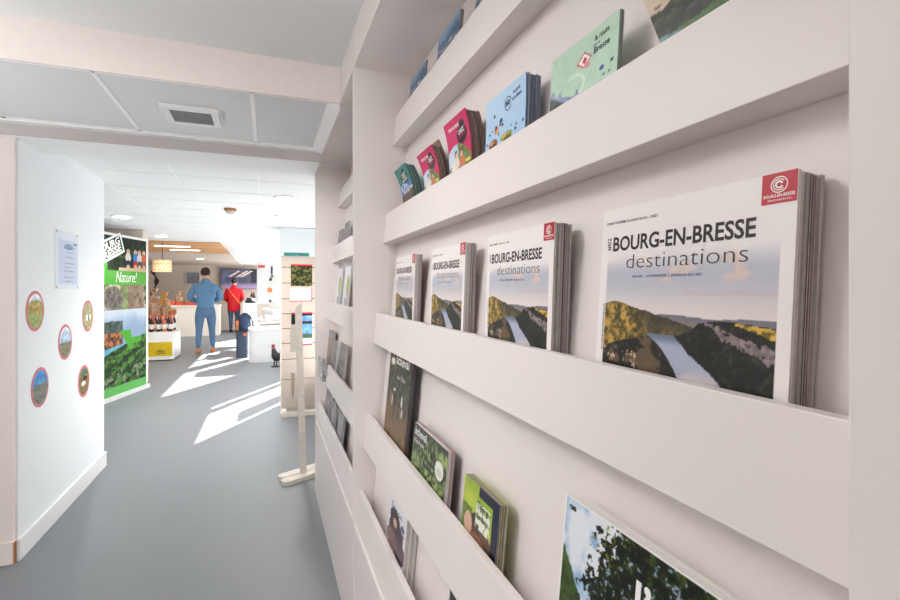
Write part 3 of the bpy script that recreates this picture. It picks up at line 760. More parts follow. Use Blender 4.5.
# green yard magazine
W, H = 0.268, 0.217
mw = pose(1.305, zD, 0.021, CT)
r = booklet('garden_magazine', W, H, T, green_yard, 90, 80, mw, 'magazine with green foliage and a round white sticker, second on the lower shelf', 'magazine', M['pages2'], M['pages'])
text('title', 'àcheval', 0.030, M['inkwhite'], r, (0.012, 0.190, 0.0008), width=0.10, bold=0.01)
text('heading', 'Village & jardin', 0.014, M['inkwhite'], r, (0.012, 0.170, 0.0008), width=0.085)
ms = [booklet_mesh('garden_magazine_copy', W, H, T, M[a], M[b]) for a, b in (('pages2', 'paper'), ('pages', 'pagesred'), ('pages2', 'pagesdk'))]
stack_behind('garden_magazine', ms, 3, T, mw, 'magazine in the garden-cover stack, second on the lower shelf', 'magazine', 'garden magazines on the lower shelf')
# yellow green magazine
W, H = 0.160, 0.206
mw = pose(0.932, zD, 0.021, CT)
r = booklet('family_magazine', W, H, T, mag_green, 80, 80, mw, 'lime green magazine with a girl on the cover, third on the lower shelf', 'magazine', M['pagesdk'], M['pages'])
text('title', 'Terre', 0.022, M['ink'], r, (0.068, 0.163, 0.0008), width=0.05, bold=0.01)
text('title', 'd\u2019enfants', 0.016, M['inkgrey'], r, (0.066, 0.146, 0.0008), width=0.054, bold=0.01)
lime = mat('lime_card', rgb(168, 176, 62), 0.5)
ms = [booklet_mesh('family_magazine_copy', W, H, T, M[a], m2) for a, m2 in (('pagesbrown', lime), ('pagesdk', M['pages']), ('pages', lime))]
stack_behind('family_magazine', ms, 3, T, mw, 'lime green magazine in the third stack of the lower shelf', 'magazine', 'family magazines on the lower shelf')
# big Ain magazine at the bottom
W, H = 0.255, 0.303
mw = pose(0.583, zD, 0.021, CT)
r = booklet('ain_magazine', W, H, T, ain_cover, 170, 190, mw, 'large magazine with trees and sky on the cover, nearest on the lower shelf', 'magazine', M['pages2'], M['paper'])
text('title', 'l\u2019Ain', 0.060, M['inkwhite'], r, (0.142, 0.220, 0.0009), width=0.108, bold=0.02)
ms = [booklet_mesh('ain_magazine_copy', W, H, T, M['pages2'], M['paper'])]
stack_behind('ain_magazine', ms, 3, T, mw, 'white-edged magazine behind the large tree-cover one on the lower shelf', 'magazine', 'large tree-cover magazines on the lower shelf')
# ---- bottom shelf
zE = EYE-0.775-0.127+0.017
def white_cover(gx, gy):
    n2 = fbm(gx*24, gy*30)
    A = np.ones((len(gx), 3))*col((226, 224, 230))
    blobs(A, gx, gy, [((60, 44, 46), 0.40, 0.74, 0.28, 0.10), ((70, 46, 50), 0.5, 0.62, 0.40, 0.14), ((206, 168, 150), 0.42, 0.70, 0.10, 0.05), ((88, 66, 74), 0.7, 0.50, 0.35, 0.12), ((120, 84, 80), 0.3, 0.5, 0.3, 0.1)])
    blobs(A, gx, gy, [((70, 80, 110), 0.82, 0.76, 0.10, 0.03), ((90, 96, 120), 0.85, 0.70, 0.08, 0.02)])
    return A
W, H, T = 0.198, 0.262, 0.0046
mw = pose(1.488, zE, 0.021, CT)
r = booklet('portrait_magazine', W, H, T, white_cover, 70, 80, mw, 'white magazine with a dark-haired person on the cover, on the bottom shelf', 'magazine', M['pages'], M['paper'])
text('heading', 'Saison', 0.024, M['inkgrey'], r, (0.03, 0.215, 0.0008), width=0.12)
ms = [booklet_mesh('portrait_magazine_copy', W, H, T, M[a], M[b]) for a, b in (('pages2', 'inkgrey'), ('pages2', 'paper'), ('pages', 'paper'))]
stack_behind('portrait_magazine', ms, 6, T, mw, 'white magazine in the stack on the bottom shelf', 'magazine', 'white magazines on the bottom shelf')
W, H, T = 0.20, 0.253, 0.004
mw = pose(0.957, zE, 0.021, CT)
booklet('leaf_brochure', W, H, T, green_yard, 50, 60, mw, 'brochure with dark green foliage, its top corner just showing on the bottom shelf', 'brochure', M['pages'], M['paper'])

# ---- far cabinet contents
def flyer(gx, gy):
    n2 = fbm(gx*18, gy*22)
    A = np.ones((len(gx), 3))*col((226, 226, 232))
    fill(A, mixc(np.ones_like(A)*col((120, 140, 60)), np.ones_like(A)*col((196, 204, 120)), n2), (np.hypot((gx-0.75)/0.22, (gy-0.62)/0.16) < 1))
    fill(A, (110, 126, 150), (np.abs(gx-0.55) < 0.10) & (gy < 0.42)); fill(A, (96, 84, 78), (np.abs(gx-0.85) < 0.08) & (gy < 0.55))
    return fill(A, (150, 146, 158), (gy > 0.93) & (gx > 0.1))
def greyphoto(gx, gy):
    n2 = fbm(gx*12, gy*14)
    return mixc(np.ones((len(gx), 3))*col((60, 60, 72)), np.ones((len(gx), 3))*col((180, 178, 184)), n2)
def brown_cover(gx, gy):
    n2 = fbm(gx*12, gy*14)
    A = mixc(np.ones((len(gx), 3))*col((126, 100, 86)), np.ones((len(gx), 3))*col((176, 150, 132)), n2)
    return fill(A, (140, 148, 172), gy > 0.86)
def far_item(name, yl, W, H, lip, fn, label, cat, n=1, T=0.004, pg='pages', cv='paper', d=0.021):
    zr, h = LIPS[lip]; zb = EYE+zr-h+0.017
    mw = pose(yl, zb, d, CT)
    booklet(name, W, H, T, fn, 30, 40, mw, label, cat, M[pg], M[cv])
    if n:
        ms = [booklet_mesh(name+'_copy', W, H, T, M[pg], M[cv])]
        stack_behind(name, ms, n, T, mw, '%s, rear copy' % label, cat, label.split(',')[0]+' stack')
def cream(gx, gy): return np.ones((len(gx), 3))*col((196, 168, 150))
far_item('paperback_book', 3.15, 0.10, 0.21, 0, cream, 'tan paperback on the far cabinet top shelf', 'book', 4, 0.006, 'pages2', 'tan')
far_item('postcard_book', 3.38, 0.17, 0.20, 1, greyphoto, 'dark grey photo booklet, far cabinet second shelf, left one', 'booklet', 2, 0.004, 'pages2', 'inkgrey')
far_item('postcard_book', 3.12, 0.17, 0.22, 1, greyphoto, 'dark grey photo booklet, far cabinet second shelf, right one', 'booklet', 1, 0.004, 'pages2', 'inkgrey')
far_item('bottle_flyer', 3.24, 0.21, 0.345, 2, flyer, 'white bottle-picture flyer, far cabinet middle shelf, left one', 'flyer', 1, 0.003)
far_item('bottle_flyer', 2.92, 0.21, 0.345, 2, flyer, 'white bottle-picture flyer, far cabinet middle shelf, right one', 'flyer', 1, 0.003)
far_item('brown_brochure', 3.37, 0.20, 0.31, 3, brown_cover, 'tall brown brochure, far cabinet lower shelf', 'brochure', 2, 0.006, 'pages', 'pagesbrown')
far_item('grey_brochure', 3.08, 0.16, 0.27, 3, greyphoto, 'grey photo brochure, far cabinet lower shelf, beside the brown one', 'brochure', 1, 0.004)
far_item('grey_brochure', 2.80, 0.20, 0.29, 3, greyphoto, 'grey photo brochure, far cabinet lower shelf, nearest the partition', 'brochure', 1, 0.004)
far_item('spiral_guide', 3.20, 0.17, 0.235, 4, greyphoto, 'grey photo guide, far cabinet bottom shelf, leftmost of three', 'guide book', 1, 0.005, 'pages2', 'inkgrey')
far_item('spiral_guide', 2.92, 0.17, 0.235, 4, greyphoto, 'grey photo guide, far cabinet bottom shelf, middle of three', 'guide book', 1, 0.005, 'pages2', 'inkgrey')
far_item('spiral_guide', 2.64, 0.17, 0.235, 4, greyphoto, 'grey photo guide, far cabinet bottom shelf, nearest of three', 'guide book', 1, 0.005, 'pages2', 'inkgrey')
# clear acrylic leaflet holder hooked on the lip of the far cabinet
zl = EYE-0.485
h = thing('leaflet_holder', (lipx(zl)-0.02, 3.22, zl-0.1), 'clear acrylic leaflet holder hooked over the lower lip of the far cabinet', 'leaflet holder')
obj('front_plate', MB().box(lipx(zl)-0.034, lipx(zl)-0.031, 3.11, 3.37, zl-0.10, zl+0.03), M['acrylic'], h)
obj('back_plate', MB().box(lipx(zl)-0.006, lipx(zl)-0.003, 3.11, 3.37, zl-0.10, zl+0.016), M['acrylic'], h)
obj('hook', MB().box(lipx(zl)-0.006, lipx(zl)+0.018, 3.11, 3.37, zl+0.001, zl+0.004).box(lipx(zl)-0.034, lipx(zl)-0.003, 3.11, 3.37, zl-0.103, zl-0.10), M['acrylic'], h)

# ================================================================= LEFT WALL
def wall_frame(y, z, x=XL+0.0006):
    # local x along +y, local y up, local z into the room (+x)
    return Matrix(((0, 0, 1, x), (1, 0, 0, y), (0, 1, 0, z), (0, 0, 0, 1)))
def st_field(gx, gy):
    n = fbm(gx*10, gy*10); A = mixc(np.ones((len(gx), 3))*col((150, 146, 84)), np.ones((len(gx), 3))*col((214, 190, 120)), n)
    fill(A, (160, 176, 110), gy < 0.4+0.1*np.sin(gx*6)); fill(A, (186, 150, 90), (gy > 0.5) & (gy < 0.58)); return fill(A, (226, 232, 238), gy > 0.82)
def st_town(gx, gy):
    n = fbm(gx*12, gy*12); A = mixc(np.ones((len(gx), 3))*col((90, 110, 90)), np.ones((len(gx), 3))*col((170, 150, 120)), n)
    return fill(A, mixc(np.ones_like(A)*col((130, 170, 210)), np.ones_like(A)*col((220, 230, 238)), gy), gy > 0.5+0.1*(n-0.5))
def st_house(gx, gy):
    n = fbm(gx*14, gy*14); A = mixc(np.ones((len(gx), 3))*col((120, 134, 90)), np.ones((len(gx), 3))*col((226, 206, 160)), n)
    return blobs(A, gx, gy, [((240, 240, 238), 0.4, 0.45, 0.14, 0.12), ((40, 44, 60), 0.6, 0.42, 0.1, 0.1), ((240, 240, 238), 0.72, 0.46, 0.1, 0.12)])
def st_lake(gx, gy):
    n = fbm(gx*12, gy*12); A = mixc(np.ones((len(gx), 3))*col((96, 96, 100)), np.ones((len(gx), 3))*col((150, 160, 140)), n)
    return fill(A, (80, 150, 210), (gy > 0.62))
def st_plate(gx, gy):
    n = fbm(gx*10, gy*10); A = mixc(np.ones((len(gx), 3))*col((70, 90, 60)), np.ones((len(gx), 3))*col((190, 130, 70)), n)
    return blobs(A, gx, gy, [((240, 232, 222), 0.45, 0.42, 0.22, 0.09), ((60, 30, 26), 0.6, 0.6, 0.2, 0.1), ((60, 130, 110), 0.5, 0.84, 0.3, 0.1)])
pinkrim = mat('pink_sticker_rim', rgb(204, 104, 114), 0.6, var=0.08)
def disc_shape(r):
    def s(co):
        u = co[:, 0]/(2*r)*2-1; v = co[:, 1]/(2*r)*2-1
        x = u*np.sqrt(1-v*v/2); y = v*np.sqrt(1-u*u/2)
        return np.stack([x*r, y*r, co[:, 2]], 1)
    return s
for (y, z, fn, lab) in ((3.295, -0.127, st_field, 'round pink-rimmed wall sticker with yellow fields, upper left of five'),
                        (3.719, -0.342, st_town, 'round pink-rimmed wall sticker with a blue sky view, middle of five'),
                        (4.131, -0.20, st_house, 'round pink-rimmed wall sticker with white shapes, upper right of five'),
                        (3.357, -0.558, st_lake, 'round pink-rimmed wall sticker with a blue lake, lower left of five'),
                        (4.05, -0.649, st_plate, 'round pink-rimmed wall sticker with dark red and green, lower right of five')):
    R_ = 0.112
    t = obj('wall_sticker', MB().lathe(0, 0, [(R_, 0), (R_, 0.0012)], 40), pinkrim)
    t.matrix_basis = wall_frame(y, EYE+z); tag(t, lab, 'sticker', 'round stickers on the left wall')
    printed('picture', 0.19, 0.19, 40, 40, (lambda f_: lambda a, b: np.clip(f_(a, b)*(0.72+0.5*fbm(a*9+3, b*11)[:, None]), 0, 1))(fn), VCM, t, 0.0018, shape=disc_shape(0.095))
def notice(gx, gy):
    n = fbm(gx*40, gy*60)
    A = np.ones((len(gx), 3))*col((222, 228, 238))
    A = mixc(A, np.ones_like(A)*col((196, 208, 228)), ((gx > 0.12) & (gx < 0.93) & (gy > 0.08) & (gy < 0.86)).astype(float)*0.7)
    return blobs(A, gx, gy, [((150, 166, 200), 0.55, 0.74, 0.20, 0.05), ((70, 84, 130), 0.84, 0.80, 0.09, 0.018)])
y0n, W, H = 3.555, 0.40, 0.375
nt_ = obj('notice_sheet', MB().box(0, W, 0, H, 0, 0.0012), M['paper']); nt_.matrix_basis = wall_frame(y0n, EYE-0.012)
tag(nt_, 'pale blue printed notice sheet in a clear sleeve on the left wall', 'notice')
printed('print', W-0.02, H-0.01, 40, 50, notice, VCM, nt_, 0.0018, shape=lambda co: co+np.array([0.01, 0.005, 0]))
for k, (yy, ww, xx) in enumerate(((0.26, 0.17, 0.14), (0.235, 0.11, 0.18), (0.205, 0.13, 0.16), (0.165, 0.16, 0.15), (0.14, 0.12, 0.15), (0.115, 0.17, 0.13), (0.075, 0.15, 0.15), (0.05, 0.12, 0.16))):
    text('text_line', ('Horaires d\u2019accueil', 'du lundi au samedi', 'Port du masque', 'Gel hydroalcoolique', 'Distance 1 m', 'Merci de patienter', 'Bienvenue', 'Welcome')[k], 0.016, M['inkblue'], nt_, (xx, yy, 0.0022), width=ww)
for (a_, b_) in ((0.02, 0.355), (0.36, 0.355), (0.02, 0.01), (0.36, 0.01)):
    obj('pin', MB().box(a_, a_+.02, b_, b_+.012, .0012, .005), M['pages2'], nt_)

# ================================================================= HALL OBJECTS
# roll-up banner
P0 = Vector((-1.86, 6.90)); P1 = Vector((-1.578, 7.87)); dirv = (P1-P0).normalized()
P0 = P1-dirv*1.20
bw = 1.20
def bframe(z):
    nrm = Vector((dirv.y, -dirv.x))
    return Matrix(((dirv.x, 0, nrm.x, P0.x), (dirv.y, 0, nrm.y, P0.y), (0, 1, 0, z), (0, 0, 0, 1)))
def banner_paint(gx, gy):
    n = fbm(gx*7, gy*14); n2 = fbm(gx*20, gy*40)
    A = mixc(np.ones((len(gx), 3))*col((30, 36, 32)), np.ones((len(gx), 3))*col((70, 84, 62)), n2)
    one = np.ones_like(A)
    # top: dark woods with children
    fill(A, mixc(one*col((40, 70, 34)), one*col((110, 140, 80)), n2), (gy > 0.86) & (n > 0.56))
    fill(A, (214, 196, 166), (gy < 0.80) & (gy > 0.775) & (gx > 0.45))
    for (cx, c1, c2) in ((0.62, (236, 226, 220), (40, 60, 90)), (0.76, (70, 140, 210), (210, 60, 60)), (0.84, (222, 222, 224), (90, 90, 90)), (0.93, (226, 110, 70), (150, 110, 90))):
        blobs(A, gx, gy, [((226, 186, 160), cx, 0.905, 0.035, 0.016), (c1, cx, 0.866, 0.052, 0.030), (c2, cx, 0.825, 0.042, 0.024), ((222, 180, 152), cx, 0.80, 0.034, 0.02)])
    g = (90, 172, 62)
    fill(A, mixc(one*col((92, 168, 70)), one*col((112, 184, 88)), n), (gy < 0.778) & (gy > 0.69))
    fill(A, g, (gx < 0.26) & (gy < 0.83) & (gy > 0.69))
    # middle: deer in bushes / tree trunk
    mid = (gy < 0.69) & (gy > 0.50)
    fill(A, mixc(one*col((70, 80, 54)), one*col((206, 196, 172)), sst(0.35, 0.7, n2)), mid)
    fill(A, mixc(one*col((90, 100, 60)), one*col((176, 190, 140)), n2), mid & (gx > 0.48) & (gx < 0.62))
    fill(A, mixc(one*col((96, 76, 60)), one*col((190, 168, 146)), n2), mid & (gx > 0.62) & (gx < 0.92))
    fill(A, mixc(one*col((60, 56, 52)), one*col((176, 166, 156)), fbm(gx*30, gy*50, 3)), mid & (np.hypot((gx-0.36)/0.16, (gy-0.60)/0.08) < 0.75+0.5*n))
    # lower: chalets, lake, green valley
    low = gy <= 0.53
    n3 = fbm(gx*36, gy*70, 3)
    L = mixc(one*col((206, 216, 228)), one*col((150, 172, 198)), sst(0.53, 0.40, gy+0.1*(n-0.5)))
    fill(L, mixc(one*col((44, 60, 54)), one*col((120, 134, 128)), n2), (gx < 0.52) & (gy < 0.47-0.02*n))
    fill(L, mixc(one*col((70, 50, 34)), one*col((200, 132, 88)), sst(0.3, 0.7, n3)), (gx < 0.5) & (gy < 0.39+0.03*(n-0.5)) & (gy > 0.27))
    fill(L, mixc(one*col((88, 160, 190)), one*col((140, 200, 220)), n2), (gy < 0.28+0.06*gx) & (gy > 0.22) & (gx < 0.7))
    vy = gy-0.14*gx-0.03*(n-0.5)
    band = 0.5+0.5*np.sin((gy-0.20*gx)*75+6*n)
    val = mixc(one*col((26, 44, 28)), one*col((96, 148, 66)), sst(0.25, 0.75, 0.5*n3+0.25*n2+0.25*band))
    fill(val, mixc(one*col((120, 124, 112)), one*col((170, 172, 160)), n3), (n2 > 0.60) & (gy < 0.16))
    fill(L, val, vy < 0.225)
    fill(L, g, (np.abs(gx-0.60+0.9*(gy-0.36)) < 0.05+0.5*(gy-0.30)*(gy > 0.3)) & (gy > 0.27) & (gy < 0.40))
    fill(L, g, (np.hypot((gx-0.76)/0.12, (gy-0.335)/0.035) < 1) & (gy < 0.345))
    A[low] = L[low]
    fill(A, (112, 190, 104), gy < 0.055)
    A = np.clip((A-0.5)*1.1+0.5, 0, 1)*0.80
    fill(A, (238, 238, 236), (gx > 0.980) | (gy > 0.992))
    return A
ban = thing('rollup_banner', (P1.x-0.17, P1.y-0.6, 0), 'tall green and black roll-up banner with nature photos standing by the left wall', 'banner')
pr = printed('printed_panel', bw, 2.02, 130, 210, banner_paint, VCM, ban, 0.0)
pr.matrix_parent_inverse = ban.matrix_basis.inverted() @ bframe(0.05)
def bpart(name, mb, m, par=ban):
    o = obj(name, mb, m, par); o.matrix_parent_inverse = par.matrix_basis.inverted() @ bframe(0.0); return o
bpart('base', MB().box(-0.02, bw+0.02, 0.0, 0.052, -0.06, 0.03), M['banner_edge'])
bpart('top_rail', MB().box(-0.005, bw+0.005, 2.065, 2.085, -0.012, 0.008), M['banner_edge'])
bpart('support_pole', MB().box(bw/2-0.012, bw/2+0.012, 0.09, 2.07, -0.04, -0.016), M['metal'])
st = MB().box(0, 0.44, 0, 0.25, 0.002, 0.003); r15 = math.radians(22)
ca, sa = math.cos(r15), math.sin(r15)
def rotpts(mb, cx, cy):
    mb.v = [(cx+p[0]*ca-p[1]*sa, cy+p[0]*sa+p[1]*ca, p[2]) for p in mb.v]; return mb
fr = MB()
for (a, b, c, d) in ((0, 0.56, 0, 0.025), (0, 0.56, 0.235, 0.26), (0.535, 0.56, 0, 0.26), (0, 0.025, 0, 0.26)): fr.box(a, b, c, d, 0.003, 0.004)
s1 = bpart('stamp_frame', rotpts(fr, 0.14, 1.66), M['inkwhite'])
for (tx, dy) in (('BOURG', 0.135), ('BRESSE', 0.04)):
    t = text('stamp_text', tx, 0.12, M['inkwhite'], ban, (0.14+0.04*ca-dy*sa, 1.66+0.04*sa+dy*ca, 0.004), rot=r15, width=0.46, bold=0.03)
    t.matrix_parent_inverse = ban.matrix_basis.inverted() @ bframe(0.0)
t = text('banner_title', 'Nature!', 0.20, M['inkwhite'], ban, (0.46, 1.475, 0.004), width=0.46, shear=0.25, bold=-0.012)
t.matrix_parent_inverse = ban.matrix_basis.inverted() @ bframe(0.0)

# wine display plinth with bottles
wx0, wx1, wy0, wy1, wz = -2.55, -1.69, 10.62, 11.45, 0.55
wd = thing('wine_plinth', ((wx0+wx1)/2, (wy0+wy1)/2, 0), 'low white display plinth with a yellow panel carrying wine bottles', 'display plinth')
obj('body', MB().box(wx0, wx1, wy0, wy1, 0.02, wz), M['whitegloss'], wd, bevel=0.008)
obj('toe_kick', MB().box(wx0+0.03, wx1-0.03, wy0+0.03, wy1-0.03, 0, 0.02), M['dark'], wd)
yp = obj('yellow_panel', MB().box(wx0+0.02, wx1-0.02, wy0-0.006, wy0, 0.09, 0.36), M['yellow'], wd)
lg = MB()
for dx in (0, 0.075):
    n = 16
    vs = []; fs = []
    for k in range(n+1):
        a = 2*PI*k/n
        for q in (0.022, 0.034): vs.append((-1.94+dx+q*math.cos(a), wy0-0.008, 0.165+q*math.sin(a)))
    for k in range(n): fs.append((2*k, 2*k+1, 2*k+3, 2*k+2))
    lg.add(vs, fs)
lg.box(-1.94, -1.87, wy0-0.009, wy0-0.007, 0.19, 0.205)
obj('bicycle_logo', lg, M['inkgrey'], yp)
def bottle(name, x, y, z, label, group, glass, cap, h=0.31, r=0.037, lab=True):
    b = thing(name, (x, y, z), label, 'bottle', group)
    obj('glass', MB().lathe(x, y, [(r*0.9, z), (r, z+0.01), (r, z+h*0.58), (r*0.85, z+h*0.66), (r*0.38, z+h*0.76), (r*0.36, z+h*0.86)], 14), glass, b, smooth=True)
    obj('capsule', MB().lathe(x, y, [(r*0.4, z+h*0.83), (r*0.42, z+h), (r*0.2, z+h*1.003)], 14), cap, b, smooth=True)
    obj('paper_label', MB().lathe(x, y, [(r*1.02, z+h*0.16), (r*1.02, z+h*0.46)], 14), M['paper'], b, smooth=True)
    return b
b_dark = bottle('wine_bottle', -1.77, 10.78, wz, 'dark wine bottle at the front right corner of the plinth', 'wine bottles on the white plinth', M['darkglass'], M['redpack'])
b_rose = bottle('wine_bottle', -1.87, 10.76, wz, 'rosé wine bottle beside the front right corner bottle on the plinth', 'wine bottles on the white plinth', M['rose'], M['orange'])
rows = ('front', 'second', 'rear'); k = 0
ordx = ['rightmost', 'second from the right', 'third from the right', 'fourth from the right', 'fifth from the right', 'sixth from the right', 'seventh from the right']
for j, y in enumerate((10.77, 10.95, 11.15)):
    for i in range(7):
        if j == 0 and i < 2: continue
        src = b_rose if (i+j) % 3 == 1 else b_dark
        colr = 'rosé' if src is b_rose else 'dark'
        d = dup(src, '%s wine bottle in the %s row on the plinth, %s' % (colr, rows[j], ordx[i])); d.location = (-1.77-0.105*i+random.uniform(-.01, .01), y+random.uniform(-.02, .02), wz)

# gondola of gifts behind the bottles
gx0, gx1, gy0, gy1, gz = -2.80, -1.90, 11.75, 12.5, 0.80
gd = thing('gift_table', ((gx0+gx1)/2, (gy0+gy1)/2, 0), 'cream display table of local gifts behind the wine plinth', 'table')
obj('table_top', MB().box(gx0, gx1, gy0, gy1, gz-0.04, gz), M['counter'], gd, bevel=0.004)
for (x, y) in ((gx0+.05, gy0+.05), (gx1-.05, gy0+.05), (gx0+.05, gy1-.05), (gx1-.05, gy1-.05)):
    obj('leg', MB().box(x-.025, x+.025, y-.025, y+.025, 0, gz-0.04), M['counter'], gd)
obj('shelf', MB().box(gx0+.05, gx1-.05, gy0+.05, gy1-.05, 0.4, 0.43), M['counter'], gd)
def gift_bag(x, y, z, w, h, m, ribbon, label):
    b = thing('gift_bag', (x, y, z), label, 'gift bag', 'gifts on the cream table')
    mb = MB().lathe(x, y, [(w*.42, z), (w*.5, z+h*.06), (w*.52, z+h*.45), (w*.42, z+h*.66), (w*.12, z+h*.74), (w*.3, z+h*.92), (w*.42, z+h)], 12)
    obj('wrapper', mb, m, b, smooth=True)
    obj('ribbon', MB().lathe(x, y, [(w*.15, z+h*.715), (w*.16, z+h*.74), (w*.15, z+h*.765)], 12), ribbon, b)
def jar(x, y, z, r, h, m, lid, label):
    b = thing('preserve_jar', (x, y, z), label, 'jar', 'gifts on the cream table')
    obj('glass', MB().lathe(x, y, [(r*.9, z), (r, z+.008), (r, z+h*.78), (r*.85, z+h*.84)], 14), m, b, smooth=True)
    obj('lid', MB().lathe(x, y, [(r*.92, z+h*.82), (r*.92, z+h), (r*.85, z+h*1.01)], 14), lid, b)
def basket(x, y, z, w, h, label):
    b = thing('wicker_basket', (x, y, z), label, 'basket', 'gifts on the cream table')
    obj('body', MB().lathe(x, y, [(w*.4, z), (w*.5, z+h), (w*.46, z+h), (w*.38, z+.02)], 18), M['wicker'], b, smooth=True)
    obj('handle', MB().tube([(x+w*.48*math.cos(a), y, z+h*.95+h*1.1*math.sin(a)) for a in [PI*k/10 for k in range(11)]], 0.008), M['wicker'], b)
    obj('filling', MB().ball((x, y, z+h*.9), (w*.42, w*.42, h*.4)), M['cello'], b, smooth=True)
gift_bag(-2.02, 11.90, gz, .17, .34, M['cello'], M['gold'], 'cellophane gift bag at the front right of the cream table')
gift_bag(-2.22, 11.92, gz, .20, .42, M['cello'], M['redpack'], 'larger cellophane gift bag at the front middle of the cream table')
gift_bag(-2.12, 12.20, gz, .22, .52, M['gold'], M['redpack'], 'golden gift bag behind the cellophane bags on the cream table')
gift_bag(-2.34, 12.30, gz, .24, .60, M['cello'], M['gold'], 'tallest cellophane gift bag at the back of the cream table')
basket(-2.46, 11.95, gz, .24, .16, 'wicker basket at the front left of the cream table')
for i, (x, y) in enumerate(((-1.95, 12.15), (-1.95, 12.34), (-1.94, 11.82))):
    jar(x, y, gz, .045, .13, M['amber'], M['gold'], 'amber preserve jar on the right edge of the cream table, %s' % ('middle one', 'rearmost', 'frontmost')[i])
for i, x in enumerate((-2.05, -2.25, -2.45)):
    gift_bag(x, 11.98, 0.43, .16, .28, M['redpack' if i == 1 else 'cello'], M['gold'], ('cellophane gift bag on the lower shelf of the cream table, right', 'red gift packet on the lower shelf of the cream table', 'cellophane gift bag on the lower shelf of the cream table, left')[i])
# dark wooden twist ornament
tw = thing('twisted_ornament', (-2.42, 12.75, 0), 'tall dark twisted wooden ornament behind the gift table', 'ornament')
obj('foot', MB().lathe(-2.42, 12.75, [(.14, 0), (.14, .03), (.05, .05)], 16), M['dark'], tw)
obj('stem', MB().tube([(-2.42+.05*math.sin(z*9), 12.75+.05*math.cos(z*9), z) for z in [0.04+0.05*k for k in range(36)]], [.035+.02*math.sin(k*1.3) for k in range(36)], 10), M['hair'], tw, smooth=True)
# pendant lamp
lx, ly = -1.70, 9.6
ld = thing('pendant_lamp', (lx, ly, ZT), 'drum pendant lamp with a golden wave-patterned shade', 'lamp')
def chev(co, n=40):
    pass
sh = MB(); n = 44; m_ = 14; vs = []; fs = []
for i in range(m_+1):
    for k in range(n):
        a = 2*PI*k/n; vs.append((lx+.145*math.cos(a), ly+.145*math.sin(a), 1.68+.205*i/m_))
for i in range(m_):
    for k in range(n):
        k2 = (k+1) % n; fs.append((i*n+k, i*n+k2, (i+1)*n+k2, (i+1)*n+k))
shm = bpy.data.materials.new('wave_shade'); shm.use_nodes = True
nt = shm.node_tree; B = nt.nodes['Principled BSDF']
at = nt.nodes.new('ShaderNodeAttribute'); at.attribute_name = 'Col'
nt.links.new(at.outputs['Color'], B.inputs['Base Color']); nt.links.new(at.outputs['Color'], B.inputs['Emission Color']); B.inputs['Emission Strength'].default_value = 0.03
so = obj('shade', sh.add(vs, fs), shm, ld, smooth=True)
ca_ = so.data.color_attributes.new('Col', 'FLOAT_COLOR', 'POINT')
for i, v in enumerate(so.data.vertices):
    a = math.atan2(v.co.y-ly, v.co.x-lx); w = (v.co.z-1.68)/.205*4+0.55*math.sin(a*9)
    ca_.data[i].color = (0.62, 0.27, 0.07, 1) if (w % 1) < 0.42 else (0.95, 0.74, 0.46, 1)
obj('cord', MB().tube([(lx, ly, 1.88), (lx, ly, ZT-0.03)], 0.006), M['dark'], ld)
obj('bulb', MB().ball((lx, ly, 1.79), .04), M['inkwhite'], ld, smooth=True)

# reception counters
cb_ = thing('reception_counter', (-3.2, 15.9, 0), 'long cream reception counter in front of the beige back wall', 'counter')
obj('front', MB().box(-5.2, -1.32, 15.7, 15.74, 0, 0.86), M['counter'], cb_)
obj('top', MB().box(-5.2, -1.30, 15.66, 16.4, 0.86, 0.90), M['counter'], cb_, bevel=0.004)
obj('side_panel', MB().box(-1.36, -1.32, 15.74, 16.36, 0, 0.86), M['counter'], cb_)
c2 = thing('service_counter', (-1.0, 17.8, 0), 'cream service counter behind the woman in red', 'counter')
obj('front', MB().box(-1.75, -0.78, 17.7, 17.74, 0, 0.92), M['counter'], c2)
obj('top', MB().box(-1.77, -0.76, 17.66, 18.2, 0.92, 0.96), M['counter'], c2, bevel=0.004)
c3 = thing('white_pedestal', (-0.5, 16.7, 0), 'white pedestal counter to the right of the woman in red', 'counter')
obj('body', MB().box(-0.70, -0.31, 16.3, 17.2, 0.03, 0.92), M['whitegloss'], c3, bevel=0.01)
obj('toe_kick', MB().box(-0.67, -0.34, 16.33, 17.17, 0, 0.03), M['dark'], c3)
pn = thing('card_printer', (-0.52, 16.6, 0.92), 'small black device lying on the white pedestal', 'device')
obj('body', MB().box(-0.64, -0.42, 16.5, 16.75, 0.92, 1.02), M['dark'], pn, bevel=0.02)
obj('screen', MB().box(-0.60, -0.46, 16.49, 16.51, 1.0, 1.09), M['dark'], pn)
bottle('tall_bottle', -0.39, 16.7, 0.92, 'dark tall bottle at the right edge of the white pedestal', 'bottles on the white pedestal', M['darkglass'], M['dark'], 0.34, 0.045)
bottle('tall_bottle', -0.46, 16.95, 0.92, 'dark tall bottle at the back of the white pedestal', 'bottles on the white pedestal', M['darkglass'], M['redpack'], 0.40, 0.045)
def box_thing(name, x, y, z, w, d, h, m, lid, label, cat, group=None):
    b = thing(name, (x, y, z), label, cat, group)
    obj('box', MB().box(x-w/2, x+w/2, y-d/2, y+d/2, z, z+h), m, b, bevel=0.006)
    obj('lid', MB().box(x-w/2-.004, x+w/2+.004, y-d/2-.004, y+d/2+.004, z+h, z+h+.03), lid, b, bevel=0.003)
box_thing('gift_box', -1.30, 17.85, 0.96, .24, .2, .22, M['gold'], M['yellow'], 'golden gift box on the service counter left of the woman', 'box')
